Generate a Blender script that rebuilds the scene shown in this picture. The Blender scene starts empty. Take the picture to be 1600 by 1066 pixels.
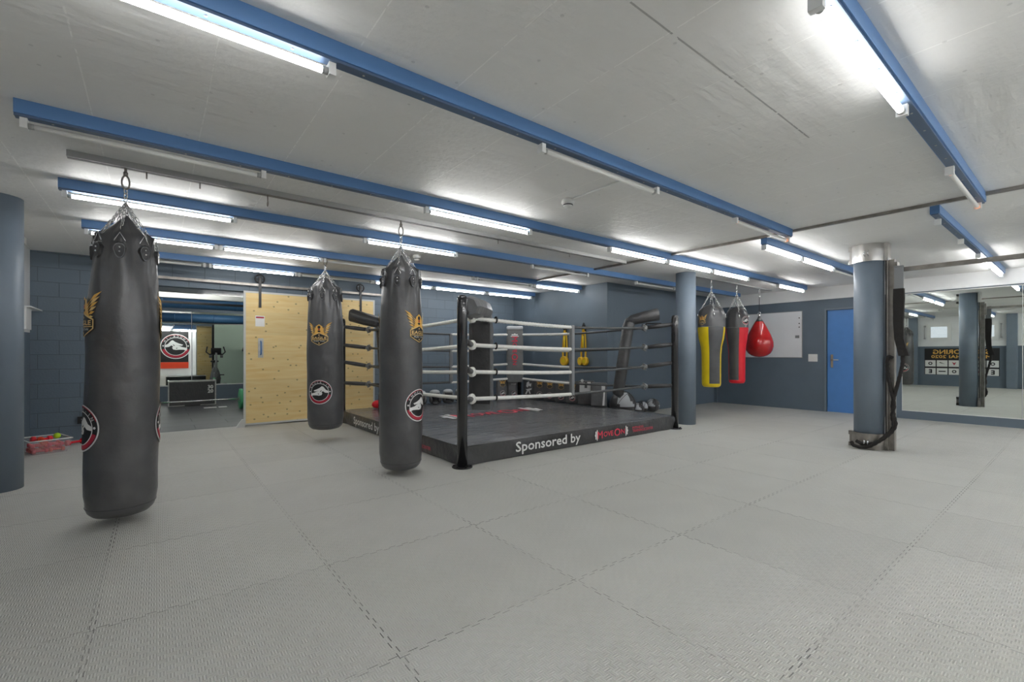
import bpy, bmesh, math, random
from mathutils import Vector, Matrix
random.seed(7)
PI = math.pi
S = bpy.context.scene
COL = S.collection
# ------------------------------------------------------------------ camera, world, exposure
cam = bpy.data.objects.new('camera', bpy.data.cameras.new('camera'))
COL.objects.link(cam)
cam.location = (0, 0, 1.215)
cam.rotation_euler = (PI/2, 0, math.radians(-(90-52.014)))
cam.data.sensor_width = 36.0
cam.data.lens = 36.0*710.6/1600
cam.data.shift_y = 20.07/1600
cam.data.clip_start = 0.05
S.camera = cam
S.view_settings.view_transform = 'Standard'
S.view_settings.look = 'None'
S.view_settings.exposure = 0.38
S.view_settings.gamma = 1.0
S.view_settings.use_curve_mapping = False
W = bpy.data.worlds.new('world'); S.world = W; W.use_nodes = True
W.node_tree.nodes['Background'].inputs[0].default_value = (0.95, 0.97, 1.0, 1)
W.node_tree.nodes['Background'].inputs[1].default_value = .8
try:
    S.cycles.max_bounces = 10; S.cycles.diffuse_bounces = 6; S.cycles.glossy_bounces = 5
    S.cycles.transmission_bounces = 6; S.cycles.sample_clamp_indirect = 20.0
    S.cycles.caustics_reflective = False; S.cycles.caustics_refractive = False
    S.cycles.use_denoising = True
except Exception:
    pass
TUBE_POWER = 24.0      # emission strength of a lit tube
# ------------------------------------------------------------------ materials
def lin(c):
    q = [((v/255)/12.92 if v/255 <= .04045 else ((v/255+.055)/1.055)**2.4) for v in c]
    k = min(1.45, .86/max(max(q), 1e-4))
    return tuple(v*k for v in q)
def mat(name, rgb, rough=.6, metal=0, spec=.5, noise=0, nscale=8, bump=0, bscale=60, coat=0, emit=0, trans=0, alpha=1):
    m = bpy.data.materials.new(name); m.use_nodes = True
    nt = m.node_tree; b = nt.nodes['Principled BSDF']
    c = lin(rgb)
    b.inputs['Base Color'].default_value = (*c, 1)
    b.inputs['Roughness'].default_value = rough
    b.inputs['Metallic'].default_value = metal
    b.inputs['Specular IOR Level'].default_value = spec
    b.inputs['Coat Weight'].default_value = coat
    b.inputs['Transmission Weight'].default_value = trans
    b.inputs['Alpha'].default_value = alpha
    if emit:
        b.inputs['Emission Color'].default_value = (*c, 1); b.inputs['Emission Strength'].default_value = emit
    if noise or bump:
        tc = nt.nodes.new('ShaderNodeTexCoord')
    if noise:
        n = nt.nodes.new('ShaderNodeTexNoise'); n.inputs['Scale'].default_value = nscale; n.inputs['Detail'].default_value = 5
        r = nt.nodes.new('ShaderNodeMapRange'); r.inputs[1].default_value = .3; r.inputs[2].default_value = .7
        r.inputs[3].default_value = 1-noise; r.inputs[4].default_value = 1+noise
        x = nt.nodes.new('ShaderNodeMix'); x.data_type = 'RGBA'; x.blend_type = 'MULTIPLY'; x.inputs[0].default_value = 1
        x.inputs[6].default_value = (*c, 1)
        nt.links.new(tc.outputs['Object'], n.inputs['Vector']); nt.links.new(n.outputs[0], r.inputs[0])
        nt.links.new(r.outputs[0], x.inputs[7]); nt.links.new(x.outputs[2], b.inputs['Base Color'])
    if bump:
        n2 = nt.nodes.new('ShaderNodeTexNoise'); n2.inputs['Scale'].default_value = bscale; n2.inputs['Detail'].default_value = 4
        bp = nt.nodes.new('ShaderNodeBump'); bp.inputs['Strength'].default_value = bump; bp.inputs['Distance'].default_value = .02
        nt.links.new(tc.outputs['Object'], n2.inputs['Vector']); nt.links.new(n2.outputs[0], bp.inputs['Height'])
        nt.links.new(bp.outputs[0], b.inputs['Normal'])
    return m
class NT:      # tiny node-math helper
    def __init__(s, m): s.t = m.node_tree; s.b = s.t.nodes['Principled BSDF']
    def n(s, kind, **kw):
        x = s.t.nodes.new(kind)
        for k, v in kw.items(): setattr(x, k, v)
        return x
    def m(s, op, a, b=None, c=None):
        x = s.t.nodes.new('ShaderNodeMath'); x.operation = op
        for i, v in enumerate((a, b, c)):
            if v is None: continue
            if isinstance(v, (int, float)): x.inputs[i].default_value = v
            else: s.t.links.new(v, x.inputs[i])
        return x.outputs[0]
    def l(s, a, b): s.t.links.new(a, b)
M = {}
BLUEWALL = (88, 100, 111)
M['wall'] = mat('painted wall', BLUEWALL, .55, noise=.05, nscale=2.5, bump=.12, bscale=40)
M['white'] = mat('white paint', (205, 206, 206), .6, noise=.04, nscale=3, bump=.1, bscale=30)
M['column'] = mat('column paint', (100, 111, 122), .45, noise=.06, nscale=3, bump=.06, bscale=20)
M['beam'] = mat('blue enamel', (78, 114, 158), .35, noise=.05, nscale=3)
M['beam_bottom'] = mat('blue grey enamel', (70, 88, 112), .4)
M['alu'] = mat('galvanised metal', (150, 151, 150), .45, metal=.35, noise=.06)
M['steel'] = mat('brushed steel', (176, 174, 170), .28, metal=.85, noise=.12, nscale=7)
M['dsteel'] = mat('worn steel', (128, 124, 119), .4, metal=.7, noise=.25, nscale=9)
M['chrome'] = mat('chain steel', (190, 190, 190), .25, metal=.9)
M['plastic'] = mat('white plastic', (215, 216, 214), .4)
M['tube'] = mat('unlit tube', (222, 222, 218), .3)
M['leather'] = mat('black leather', (70, 70, 71), .30, spec=.75, noise=.2, nscale=5, bump=.5, bscale=6)
M['leather2'] = mat('black vinyl', (56, 56, 57), .33, spec=.6, noise=.12, nscale=8, bump=.5, bscale=14)
M['pad'] = mat('charcoal vinyl', (98, 99, 100), .3, noise=.1, nscale=8, bump=.4, bscale=16)
M['black'] = mat('black', (26, 26, 28), .4, noise=.1)
M['gloss'] = mat('black gloss paint', (30, 30, 32), .14, coat=.6)
M['rope_w'] = mat('white rope cover', (212, 211, 206), .55, noise=.05, nscale=20)
M['rope_k'] = mat('black rope cover', (64, 66, 67), .35, noise=.1, nscale=20)
M['tape'] = mat('silver tape', (172, 172, 168), .35, noise=.1, nscale=20)
M['strapd'] = mat('dark silver tape', (112, 113, 112), .3, noise=.3, nscale=60)
M['strapg'] = mat('grey strap', (112, 114, 116), .6)
M['gold'] = mat('gold print', (206, 160, 78), .5)
M['gold2'] = mat('pale gold print', (228, 194, 128), .5)
M['pw'] = mat('white print', (228, 228, 226), .5)
M['pr'] = mat('dark red print', (150, 28, 48), .5)
M['pp'] = mat('pink red print', (232, 62, 88), .5)
M['pk'] = mat('black print', (30, 30, 31), .45)
M['yellow'] = mat('yellow leather', (232, 203, 26), .4, noise=.05)
M['amber'] = mat('amber webbing', (226, 182, 48), .6, noise=.1)
M['red'] = mat('red leather', (222, 34, 48), .4, noise=.04)
M['redp'] = mat('red water bag vinyl', (160, 22, 24), .1, coat=.5, noise=.25, nscale=4)
M['orange'] = mat('orange vinyl', (236, 74, 38), .5)
M['lime'] = mat('lime rubber', (176, 224, 40), .5)
M['door'] = mat('blue door paint', (76, 122, 180), .4, noise=.03)
M['green'] = mat('green rubber', (70, 150, 105), .5)
M['greenwall'] = mat('pale green wall', (205, 222, 206), .6)
M['glass'] = mat('window glass', (240, 245, 250), .02, trans=1)
M['clear'] = mat('clear plastic', (232, 236, 240), .08, alpha=.28)
M['mirror'] = mat('mirror', (226, 232, 228), .0, metal=1)
M['board'] = mat('whiteboard', (205, 207, 209), .22, noise=.03, nscale=2)
M['duct'] = mat('blue duct paint', (62, 102, 142), .35)
M['strip'] = mat('grey board edge', (172, 172, 170), .5)
M['fluffy'] = mat('black webbing', (34, 32, 31), .9, bump=.6, bscale=90)
M['offblue'] = mat('light grey leather', (170, 173, 176), .45)
M['glow'] = mat('warm tube end', (255, 170, 120), .4, emit=.6)

def tube_lit():
    m = mat('lit tube', (250, 252, 255), .4)
    b = m.node_tree.nodes['Principled BSDF']
    b.inputs['Emission Color'].default_value = (1, .985, .96, 1); b.inputs['Emission Strength'].default_value = TUBE_POWER
    return m
M['lit'] = tube_lit()
M['lit_dim'] = tube_lit(); M['lit_dim'].node_tree.nodes['Principled BSDF'].inputs['Emission Strength'].default_value = TUBE_POWER*.5   # nearest tubes, dimmed to soften hot spots on the ceiling

# foam mats: one metre tiles with toothed joints and a woven relief
def floor_mat():
    m = mat('grey foam mat', (158, 157, 153), .62, spec=.35); t = NT(m)
    geo = t.n('ShaderNodeNewGeometry'); sep = t.n('ShaderNodeSeparateXYZ'); t.l(geo.outputs['Position'], sep.inputs[0])
    x, y = sep.outputs[0], sep.outputs[1]
    def seam(u, v, off):
        tooth = t.m('MULTIPLY', t.m('SIGN', t.m('SINE', t.m('MULTIPLY', v, 2*PI/.085))), .0085)
        a = t.m('ADD', t.m('SUBTRACT', u, off), tooth)
        d = t.m('ABSOLUTE', t.m('SUBTRACT', t.m('FRACT', t.m('ADD', a, .5)), .5))
        return t.m('LESS_THAN', d, .0022)
    s = t.m('MAXIMUM', seam(x, y, .773), seam(y, x, .714))
    nz = t.n('ShaderNodeTexNoise'); nz.inputs['Scale'].default_value = 1.7; nz.inputs['Detail'].default_value = 3
    t.l(geo.outputs['Position'], nz.inputs['Vector'])
    rp = t.n('ShaderNodeMapRange'); rp.inputs[1].default_value = .42; rp.inputs[2].default_value = .62; rp.inputs[3].default_value = .3; rp.inputs[4].default_value = .95
    t.l(nz.outputs[0], rp.inputs[0])
    s2 = t.m('MULTIPLY', s, rp.outputs[0])
    # tile to tile tone
    cell = t.n('ShaderNodeTexWhiteNoise'); cell.noise_dimensions = '2D'
    cb = t.n('ShaderNodeCombineXYZ'); t.l(t.m('FLOOR', t.m('SUBTRACT', x, .773)), cb.inputs[0]); t.l(t.m('FLOOR', t.m('SUBTRACT', y, .714)), cb.inputs[1])
    t.l(cb.outputs[0], cell.inputs['Vector'])
    tone = t.m('ADD', .965, t.m('MULTIPLY', cell.outputs[0], .06))
    n2 = t.n('ShaderNodeTexNoise'); n2.inputs['Scale'].default_value = 3; n2.inputs['Detail'].default_value = 6
    t.l(geo.outputs['Position'], n2.inputs['Vector'])
    tone = t.m('MULTIPLY', tone, t.m('ADD', .94, t.m('MULTIPLY', n2.outputs[0], .12)))
    dark = t.m('SUBTRACT', 1, t.m('MULTIPLY', s2, .8))
    # woven relief
    ch = t.m('SIGN', t.m('MULTIPLY', t.m('SINE', t.m('MULTIPLY', x, 2*PI/.06)), t.m('SINE', t.m('MULTIPLY', y, 2*PI/.06))))
    wx = t.m('SINE', t.m('MULTIPLY', x, 2*PI/.0105)); wy = t.m('SINE', t.m('MULTIPLY', y, 2*PI/.0105))
    pos = t.m('GREATER_THAN', ch, 0)
    wv = t.m('ADD', t.m('MULTIPLY', pos, wx), t.m('MULTIPLY', t.m('SUBTRACT', 1, pos), wy))
    tone = t.m('MULTIPLY', tone, t.m('ADD', 1, t.m('MULTIPLY', wv, .06)))  # shading of the relief is put into the colour too
    col = t.n('ShaderNodeMix', data_type='RGBA', blend_type='MULTIPLY'); col.inputs[0].default_value = 1
    col.inputs[6].default_value = (*lin((171, 171, 166)), 1); t.l(t.m('MULTIPLY', tone, dark), col.inputs[7])
    t.l(col.outputs[2], t.b.inputs['Base Color'])
    bp = t.n('ShaderNodeBump'); bp.inputs['Strength'].default_value = .6; bp.inputs['Distance'].default_value = .0022
    t.l(t.m('SUBTRACT', wv, t.m('MULTIPLY', s, 4)), bp.inputs['Height']); t.l(bp.outputs[0], t.b.inputs['Normal'])
    return m
M['floor'] = floor_mat()
def gymfloor():
    m = mat('dark rubber tiles', (72, 73, 75), .45); t = NT(m)
    geo = t.n('ShaderNodeNewGeometry'); br = t.n('ShaderNodeTexBrick'); t.l(geo.outputs['Position'], br.inputs['Vector'])
    br.inputs['Scale'].default_value = 1; br.inputs['Brick Width'].default_value = 1; br.inputs['Row Height'].default_value = .5
    br.inputs['Mortar Size'].default_value = .008
    br.inputs['Color1'].default_value = (*lin((76, 77, 79)), 1); br.inputs['Color2'].default_value = (*lin((66, 67, 69)), 1); br.inputs['Mortar'].default_value = (*lin((36, 36, 38)), 1)
    t.l(br.outputs[0], t.b.inputs['Base Color']); return m
M['gymfloor'] = gymfloor()
def brickwall():
    m = mat('painted block wall', BLUEWALL, .5); t = NT(m)
    geo = t.n('ShaderNodeNewGeometry'); sep = t.n('ShaderNodeSeparateXYZ'); t.l(geo.outputs['Position'], sep.inputs[0])
    cb = t.n('ShaderNodeCombineXYZ'); t.l(t.m('ADD', sep.outputs[0], sep.outputs[1]), cb.inputs[0]); t.l(sep.outputs[2], cb.inputs[1])
    br = t.n('ShaderNodeTexBrick'); t.l(cb.outputs[0], br.inputs['Vector'])
    br.inputs['Scale'].default_value = 1; br.inputs['Brick Width'].default_value = .42; br.inputs['Row Height'].default_value = .2
    br.inputs['Mortar Size'].default_value = .006; br.inputs['Mortar Smooth'].default_value = .6
    c = lin(BLUEWALL)
    br.inputs['Color1'].default_value = (*[v*1.04 for v in c], 1); br.inputs['Color2'].default_value = (*[v*.97 for v in c], 1); br.inputs['Mortar'].default_value = (*[v*.72 for v in c], 1)
    t.l(br.outputs[0], t.b.inputs['Base Color'])
    nz = t.n('ShaderNodeTexNoise'); nz.inputs['Scale'].default_value = 45; t.l(geo.outputs['Position'], nz.inputs['Vector'])
    bp = t.n('ShaderNodeBump'); bp.inputs['Strength'].default_value = .5; bp.inputs['Distance'].default_value = .008
    t.l(t.m('SUBTRACT', t.m('MULTIPLY', nz.outputs[0], .5), br.outputs[1]), bp.inputs['Height']); t.l(bp.outputs[0], t.b.inputs['Normal'])
    return m
M['blocks'] = brickwall()
def ceilmat():
    m = mat('painted concrete ceiling', (208, 208, 206), .55, spec=.4); t = NT(m)
    geo = t.n('ShaderNodeNewGeometry'); sep = t.n('ShaderNodeSeparateXYZ'); t.l(geo.outputs['Position'], sep.inputs[0])
    x, y = sep.outputs[0], sep.outputs[1]
    nz = t.n('ShaderNodeTexNoise'); nz.inputs['Scale'].default_value = 1.3; nz.inputs['Detail'].default_value = 6; t.l(geo.outputs['Position'], nz.inputs['Vector'])
    n2 = t.n('ShaderNodeTexNoise'); n2.inputs['Scale'].default_value = 22; n2.inputs['Detail'].default_value = 5; t.l(geo.outputs['Position'], n2.inputs['Vector'])
    wob = t.m('MULTIPLY', nz.outputs[0], .012)
    def ridge(u, off, per, w):
        d = t.m('ABSOLUTE', t.m('SUBTRACT', t.m('FRACT', t.m('ADD', t.m('DIVIDE', t.m('SUBTRACT', t.m('ADD', u, wob), off), per), .5)), .5))
        return t.m('LESS_THAN', d, w/per)
    r = t.m('MULTIPLY', ridge(x, .225, .516, .0035), t.m('GREATER_THAN', n2.outputs[0], .42))
    # long joint along the room between x 1.2 and 3.4
    d = t.m('ABSOLUTE', t.m('SUBTRACT', t.m('ADD', y, wob), 1.146))
    j = t.m('MULTIPLY', t.m('MULTIPLY', t.m('LESS_THAN', d, .0045), t.m('LESS_THAN', x, 3.34)), t.m('GREATER_THAN', n2.outputs[0], .38))
    tone = t.m('ADD', .93, t.m('MULTIPLY', nz.outputs[0], .14))
    tone = t.m('MULTIPLY', tone, t.m('SUBTRACT', 1, t.m('MULTIPLY', j, .45)))
    tone = t.m('ADD', tone, t.m('MULTIPLY', r, .14))
    vo = t.n('ShaderNodeTexVoronoi', voronoi_dimensions='2D'); vo.inputs['Scale'].default_value = 2.6; t.l(geo.outputs['Position'], vo.inputs['Vector'])
    pit = t.m('LESS_THAN', vo.outputs['Distance'], .022)
    tone = t.m('MULTIPLY', tone, t.m('SUBTRACT', 1, t.m('MULTIPLY', pit, .16)))
    col = t.n('ShaderNodeMix', data_type='RGBA', blend_type='MULTIPLY'); col.inputs[0].default_value = 1
    col.inputs[6].default_value = (*lin((200, 200, 198)), 1); t.l(tone, col.inputs[7]); t.l(col.outputs[2], t.b.inputs['Base Color'])
    bp = t.n('ShaderNodeBump'); bp.inputs['Strength'].default_value = .85; bp.inputs['Distance'].default_value = .016
    st = t.n('ShaderNodeMapping'); st.inputs['Scale'].default_value = (3, 14, 1); t.l(geo.outputs['Position'], st.inputs['Vector'])
    n3 = t.n('ShaderNodeTexNoise'); n3.inputs['Scale'].default_value = 1; n3.inputs['Detail'].default_value = 6; t.l(st.outputs[0], n3.inputs['Vector'])
    hgt = t.m('ADD', t.m('ADD', t.m('MULTIPLY', n3.outputs[0], .8), t.m('MULTIPLY', n2.outputs[0], .3)), t.m('SUBTRACT', t.m('MULTIPLY', r, .6), t.m('ADD', t.m('MULTIPLY', j, .8), t.m('MULTIPLY', pit, .5))))
    t.l(hgt, bp.inputs['Height']); t.l(bp.outputs[0], t.b.inputs['Normal'])
    return m
M['ceiling'] = ceilmat()
def woodmat():
    m = mat('pine board', (214, 184, 118), .5); t = NT(m)
    tc = t.n('ShaderNodeTexCoord'); mp = t.n('ShaderNodeMapping'); mp.inputs['Scale'].default_value = (1.2, 1, 11); t.l(tc.outputs['Object'], mp.inputs['Vector'])
    n = t.n('ShaderNodeTexNoise'); n.inputs['Scale'].default_value = 1.6; n.inputs['Detail'].default_value = 7; n.inputs['Distortion'].default_value = .6; t.l(mp.outputs[0], n.inputs['Vector'])
    cr = t.n('ShaderNodeValToRGB'); t.l(n.outputs[0], cr.inputs[0])
    cr.color_ramp.elements[0].position = .3; cr.color_ramp.elements[0].color = (*lin((196, 168, 112)), 1)
    cr.color_ramp.elements[1].position = .62; cr.color_ramp.elements[1].color = (*lin((212, 190, 138)), 1)
    sep = t.n('ShaderNodeSeparateXYZ'); t.l(tc.outputs['Object'], sep.inputs[0])
    d = t.m('FRACT', t.m('DIVIDE', sep.outputs[2], .38)); ln = t.m('LESS_THAN', d, .008)
    bd = t.n('ShaderNodeTexWhiteNoise', noise_dimensions='1D'); t.l(t.m('FLOOR', t.m('DIVIDE', sep.outputs[2], .38)), bd.inputs['W'])
    s0 = t.n('ShaderNodeSeparateXYZ'); t.l(tc.outputs['Object'], s0.inputs[0]); vm = t.n('ShaderNodeCombineXYZ'); t.l(s0.outputs[0], vm.inputs[0]); t.l(t.m('MULTIPLY', s0.outputs[2], 1.25), vm.inputs[1])
    vo = t.n('ShaderNodeTexVoronoi', voronoi_dimensions='2D'); vo.inputs['Scale'].default_value = 5.5; t.l(vm.outputs[0], vo.inputs['Vector'])
    kn = t.m('LESS_THAN', vo.outputs['Distance'], .085)
    keep = t.n('ShaderNodeSeparateColor'); t.l(vo.outputs['Color'], keep.inputs[0]); kn = t.m('MULTIPLY', kn, t.m('GREATER_THAN', keep.outputs[0], .4))
    tone = t.m('MULTIPLY', t.m('ADD', .93, t.m('MULTIPLY', bd.outputs[0], .1)), t.m('SUBTRACT', 1, t.m('ADD', t.m('MULTIPLY', ln, .12), t.m('MULTIPLY', kn, .5))))
    x = t.n('ShaderNodeMix', data_type='RGBA', blend_type='MULTIPLY'); x.inputs[0].default_value = 1
    t.l(cr.outputs[0], x.inputs[6]); t.l(tone, x.inputs[7]); t.l(x.outputs[2], t.b.inputs['Base Color'])
    return m
M['wood'] = woodmat()
def canvasmat():
    m = mat('ring canvas', (88, 88, 89), .24, spec=.55); t = NT(m)
    geo = t.n('ShaderNodeNewGeometry'); mp = t.n('ShaderNodeMapping'); mp.inputs['Rotation'].default_value = (0, 0, .5); mp.inputs['Scale'].default_value = (1, 5, 1); t.l(geo.outputs['Position'], mp.inputs['Vector'])
    n = t.n('ShaderNodeTexNoise'); n.inputs['Scale'].default_value = 2.2; n.inputs['Detail'].default_value = 4; t.l(mp.outputs[0], n.inputs['Vector'])
    sep = t.n('ShaderNodeSeparateXYZ'); t.l(geo.outputs['Position'], sep.inputs[0])
    def ln(u, off, per, w):
        d = t.m('ABSOLUTE', t.m('SUBTRACT', t.m('FRACT', t.m('ADD', t.m('DIVIDE', t.m('SUBTRACT', u, off), per), .5)), .5)); return t.m('LESS_THAN', d, w/per)
    streak = t.m('LESS_THAN', t.m('ABSOLUTE', t.m('SUBTRACT', n.outputs[0], .5)), .004)  # thin pale lines in the canvas colour
    s = t.m('MAXIMUM', ln(sep.outputs[0], 3.4, .8, .006), ln(sep.outputs[1], 5.0, 1.33, .006))
    tone = t.m('SUBTRACT', t.m('ADD', t.m('ADD', .9, t.m('MULTIPLY', n.outputs[0], .2)), t.m('MULTIPLY', streak, .8)), t.m('MULTIPLY', s, .35))
    x = t.n('ShaderNodeMix', data_type='RGBA', blend_type='MULTIPLY'); x.inputs[0].default_value = 1
    x.inputs[6].default_value = (*lin((100, 100, 101)), 1); t.l(tone, x.inputs[7]); t.l(x.outputs[2], t.b.inputs['Base Color'])
    bp = t.n('ShaderNodeBump'); bp.inputs['Strength'].default_value = .35; bp.inputs['Distance'].default_value = .03
    t.l(n.outputs[0], bp.inputs['Height']); t.l(bp.outputs[0], t.b.inputs['Normal']); return m
M['canvas'] = canvasmat()

# ------------------------------------------------------------------ mesh helper
class MB:
    def __init__(s): s.v = []; s.f = []; s.mi = []; s.sm = []
    def add(s, vs, fs, m=0, smooth=False):
        o = len(s.v); s.v += [tuple(q) for q in vs]
        for f in fs: s.f.append([i+o for i in f]); s.mi.append(m); s.sm.append(smooth)
    def box(s, x0, x1, y0, y1, z0, z1, m=0, mtx=None):
        vs = [Vector((x, y, z)) for z in (z0, z1) for x, y in ((x0, y0), (x1, y0), (x1, y1), (x0, y1))]
        if mtx: vs = [mtx @ q for q in vs]
        s.add(vs, [(3, 2, 1, 0), (4, 5, 6, 7), (0, 1, 5, 4), (1, 2, 6, 5), (2, 3, 7, 6), (3, 0, 4, 7)], m)
    def rbox(s, x0, x1, y0, y1, z0, z1, r=.02, m=0, mtx=None, seg=3, power=None):
        bm = bmesh.new(); bmesh.ops.create_cube(bm, size=1)
        for q in bm.verts: q.co = Vector((x0+(q.co.x+.5)*(x1-x0), y0+(q.co.y+.5)*(y1-y0), z0+(q.co.z+.5)*(z1-z0)))
        bmesh.ops.bevel(bm, geom=list(bm.edges), offset=r, segments=seg, profile=.5, affect='EDGES')
        s.frombm(bm, m, mtx, True); bm.free()
    def frombm(s, bm, m=0, mtx=None, smooth=False):
        bm.verts.index_update()
        s.add([(mtx @ q.co) if mtx else q.co.copy() for q in bm.verts], [[q.index for q in f.verts] for f in bm.faces], m, smooth)
    def cyl(s, p0, p1, r0, r1=None, n=16, m=0, cap=True, smooth=True, rings=1):
        s.tube([Vector(p0).lerp(Vector(p1), k/rings) for k in range(rings+1)], [r0+((r1 if r1 is not None else r0)-r0)*k/rings for k in range(rings+1)], n, m, cap, smooth)
    def tube(s, pts, r, n=10, m=0, cap=True, smooth=True, twist=0, lobes=0, amp=0, closed=False, flat=1):
        pts = [Vector(p) for p in pts]; N = len(pts)
        if not isinstance(r, (list, tuple)): r = [r]*N
        vs = []; fs = []; up = None; L = 0
        for i, p in enumerate(pts):
            if closed: t = (pts[(i+1) % N]-pts[i-1]).normalized()
            else: t = (pts[min(i+1, N-1)]-pts[max(i-1, 0)]).normalized()
            if up is None:
                up = Vector((0, 0, 1)) if abs(t.z) < .9 else Vector((1, 0, 0))
            a = (up - t*up.dot(t)).normalized(); up = a; b = t.cross(a)
            if i: L += (pts[i]-pts[i-1]).length
            for k in range(n):
                th = 2*PI*k/n
                rr = r[i]*(1+amp*math.cos(lobes*(th)-twist*L)) if lobes else r[i]
                vs.append(p + a*math.cos(th)*rr + b*math.sin(th)*rr*flat)
        for i in range(N if closed else N-1):
            for k in range(n):
                j = (i+1) % N
                fs.append((i*n+k, i*n+(k+1) % n, j*n+(k+1) % n, j*n+k))
        s.add(vs, fs, m, smooth)
        if cap and not closed:
            o = len(s.v)-len(vs)
            s.f.append([o+k for k in range(n)][::-1]); s.mi.append(m); s.sm.append(False)
            s.f.append([o+(N-1)*n+k for k in range(n)]); s.mi.append(m); s.sm.append(False)
    def lathe(s, prof, n=32, m=0, c=(0, 0), fn=None, mfn=None, smooth=True):
        vs = []; R = len(prof)
        for (r, z) in prof:
            for k in range(n):
                th = 2*PI*k/n; rr, zz = (r, z) if fn is None else fn(r, z, th)
                vs.append((c[0]+rr*math.cos(th), c[1]+rr*math.sin(th), zz))
        o = len(s.v); s.v += vs
        for i in range(R-1):
            for k in range(n):
                s.f.append([o+i*n+k, o+i*n+(k+1) % n, o+(i+1)*n+(k+1) % n, o+(i+1)*n+k])
                s.mi.append(mfn(i, 2*PI*(k+.5)/n, (prof[i][1]+prof[i+1][1])/2) if mfn else m); s.sm.append(smooth)
        for i, rev in ((0, True), (R-1, False)):
            if prof[i][0] > 1e-4:
                f = [o+i*n+k for k in range(n)]; s.f.append(f[::-1] if rev else f)
                s.mi.append(mfn(min(i, R-2), 0, prof[i][1]) if mfn else m); s.sm.append(False)
    def sphere(s, c, r, n=16, m=0, sc=(1, 1, 1), mfn=None, mtx=None):
        R = n//2; vs = []
        for i in range(R+1):
            ph = PI*i/R
            for k in range(n):
                th = 2*PI*k/n; q = Vector((math.sin(ph)*math.cos(th)*r*sc[0], math.sin(ph)*math.sin(th)*r*sc[1], math.cos(ph)*r*sc[2]))
                if mtx: q = mtx @ q
                vs.append((c[0]+q.x, c[1]+q.y, c[2]+q.z))
        o = len(s.v); s.v += vs
        for i in range(R):
            for k in range(n):
                s.f.append([o+i*n+k, o+(i+1)*n+k, o+(i+1)*n+(k+1) % n, o+i*n+(k+1) % n]); s.sm.append(True)
                s.mi.append(mfn(i/R, 2*PI*(k+.5)/n) if mfn else m)
    def build(s, name, mats, parent=None, loc=None, rot=None):
        me = bpy.data.meshes.new(name)
        me.from_pydata([tuple(q) for q in s.v], [], s.f)
        if not isinstance(mats, (list, tuple)): mats = [mats]
        for q in mats: me.materials.append(M[q] if isinstance(q, str) else q)
        me.polygons.foreach_set('material_index', s.mi); me.polygons.foreach_set('use_smooth', s.sm)
        me.validate(); me.update()
        o = bpy.data.objects.new(name, me); COL.objects.link(o)
        if parent: o.parent = parent
        if loc: o.location = loc
        if rot: o.rotation_euler = rot
        return o
def tag(o, label=None, cat=None, group=None, kind=None):
    if label: o['label'] = label
    if cat: o['category'] = cat
    if group: o['group'] = group
    if kind: o['kind'] = kind
    return o
def empty(name, loc, rz=0, label=None, cat=None, group=None, rot=None):
    o = bpy.data.objects.new(name, None); COL.objects.link(o); o.location = loc
    o.rotation_euler = rot if rot else (0, 0, rz); o.empty_display_size = .1
    return tag(o, label, cat, group)
def struct(name, mb, mats): return tag(mb.build(name, mats), kind='structure')
def copy_tree(o, parent=None):
    c = o.copy(); COL.objects.link(c)
    if parent: c.parent = parent
    for ch in list(o.children): copy_tree(ch, c)
    return c
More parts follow.
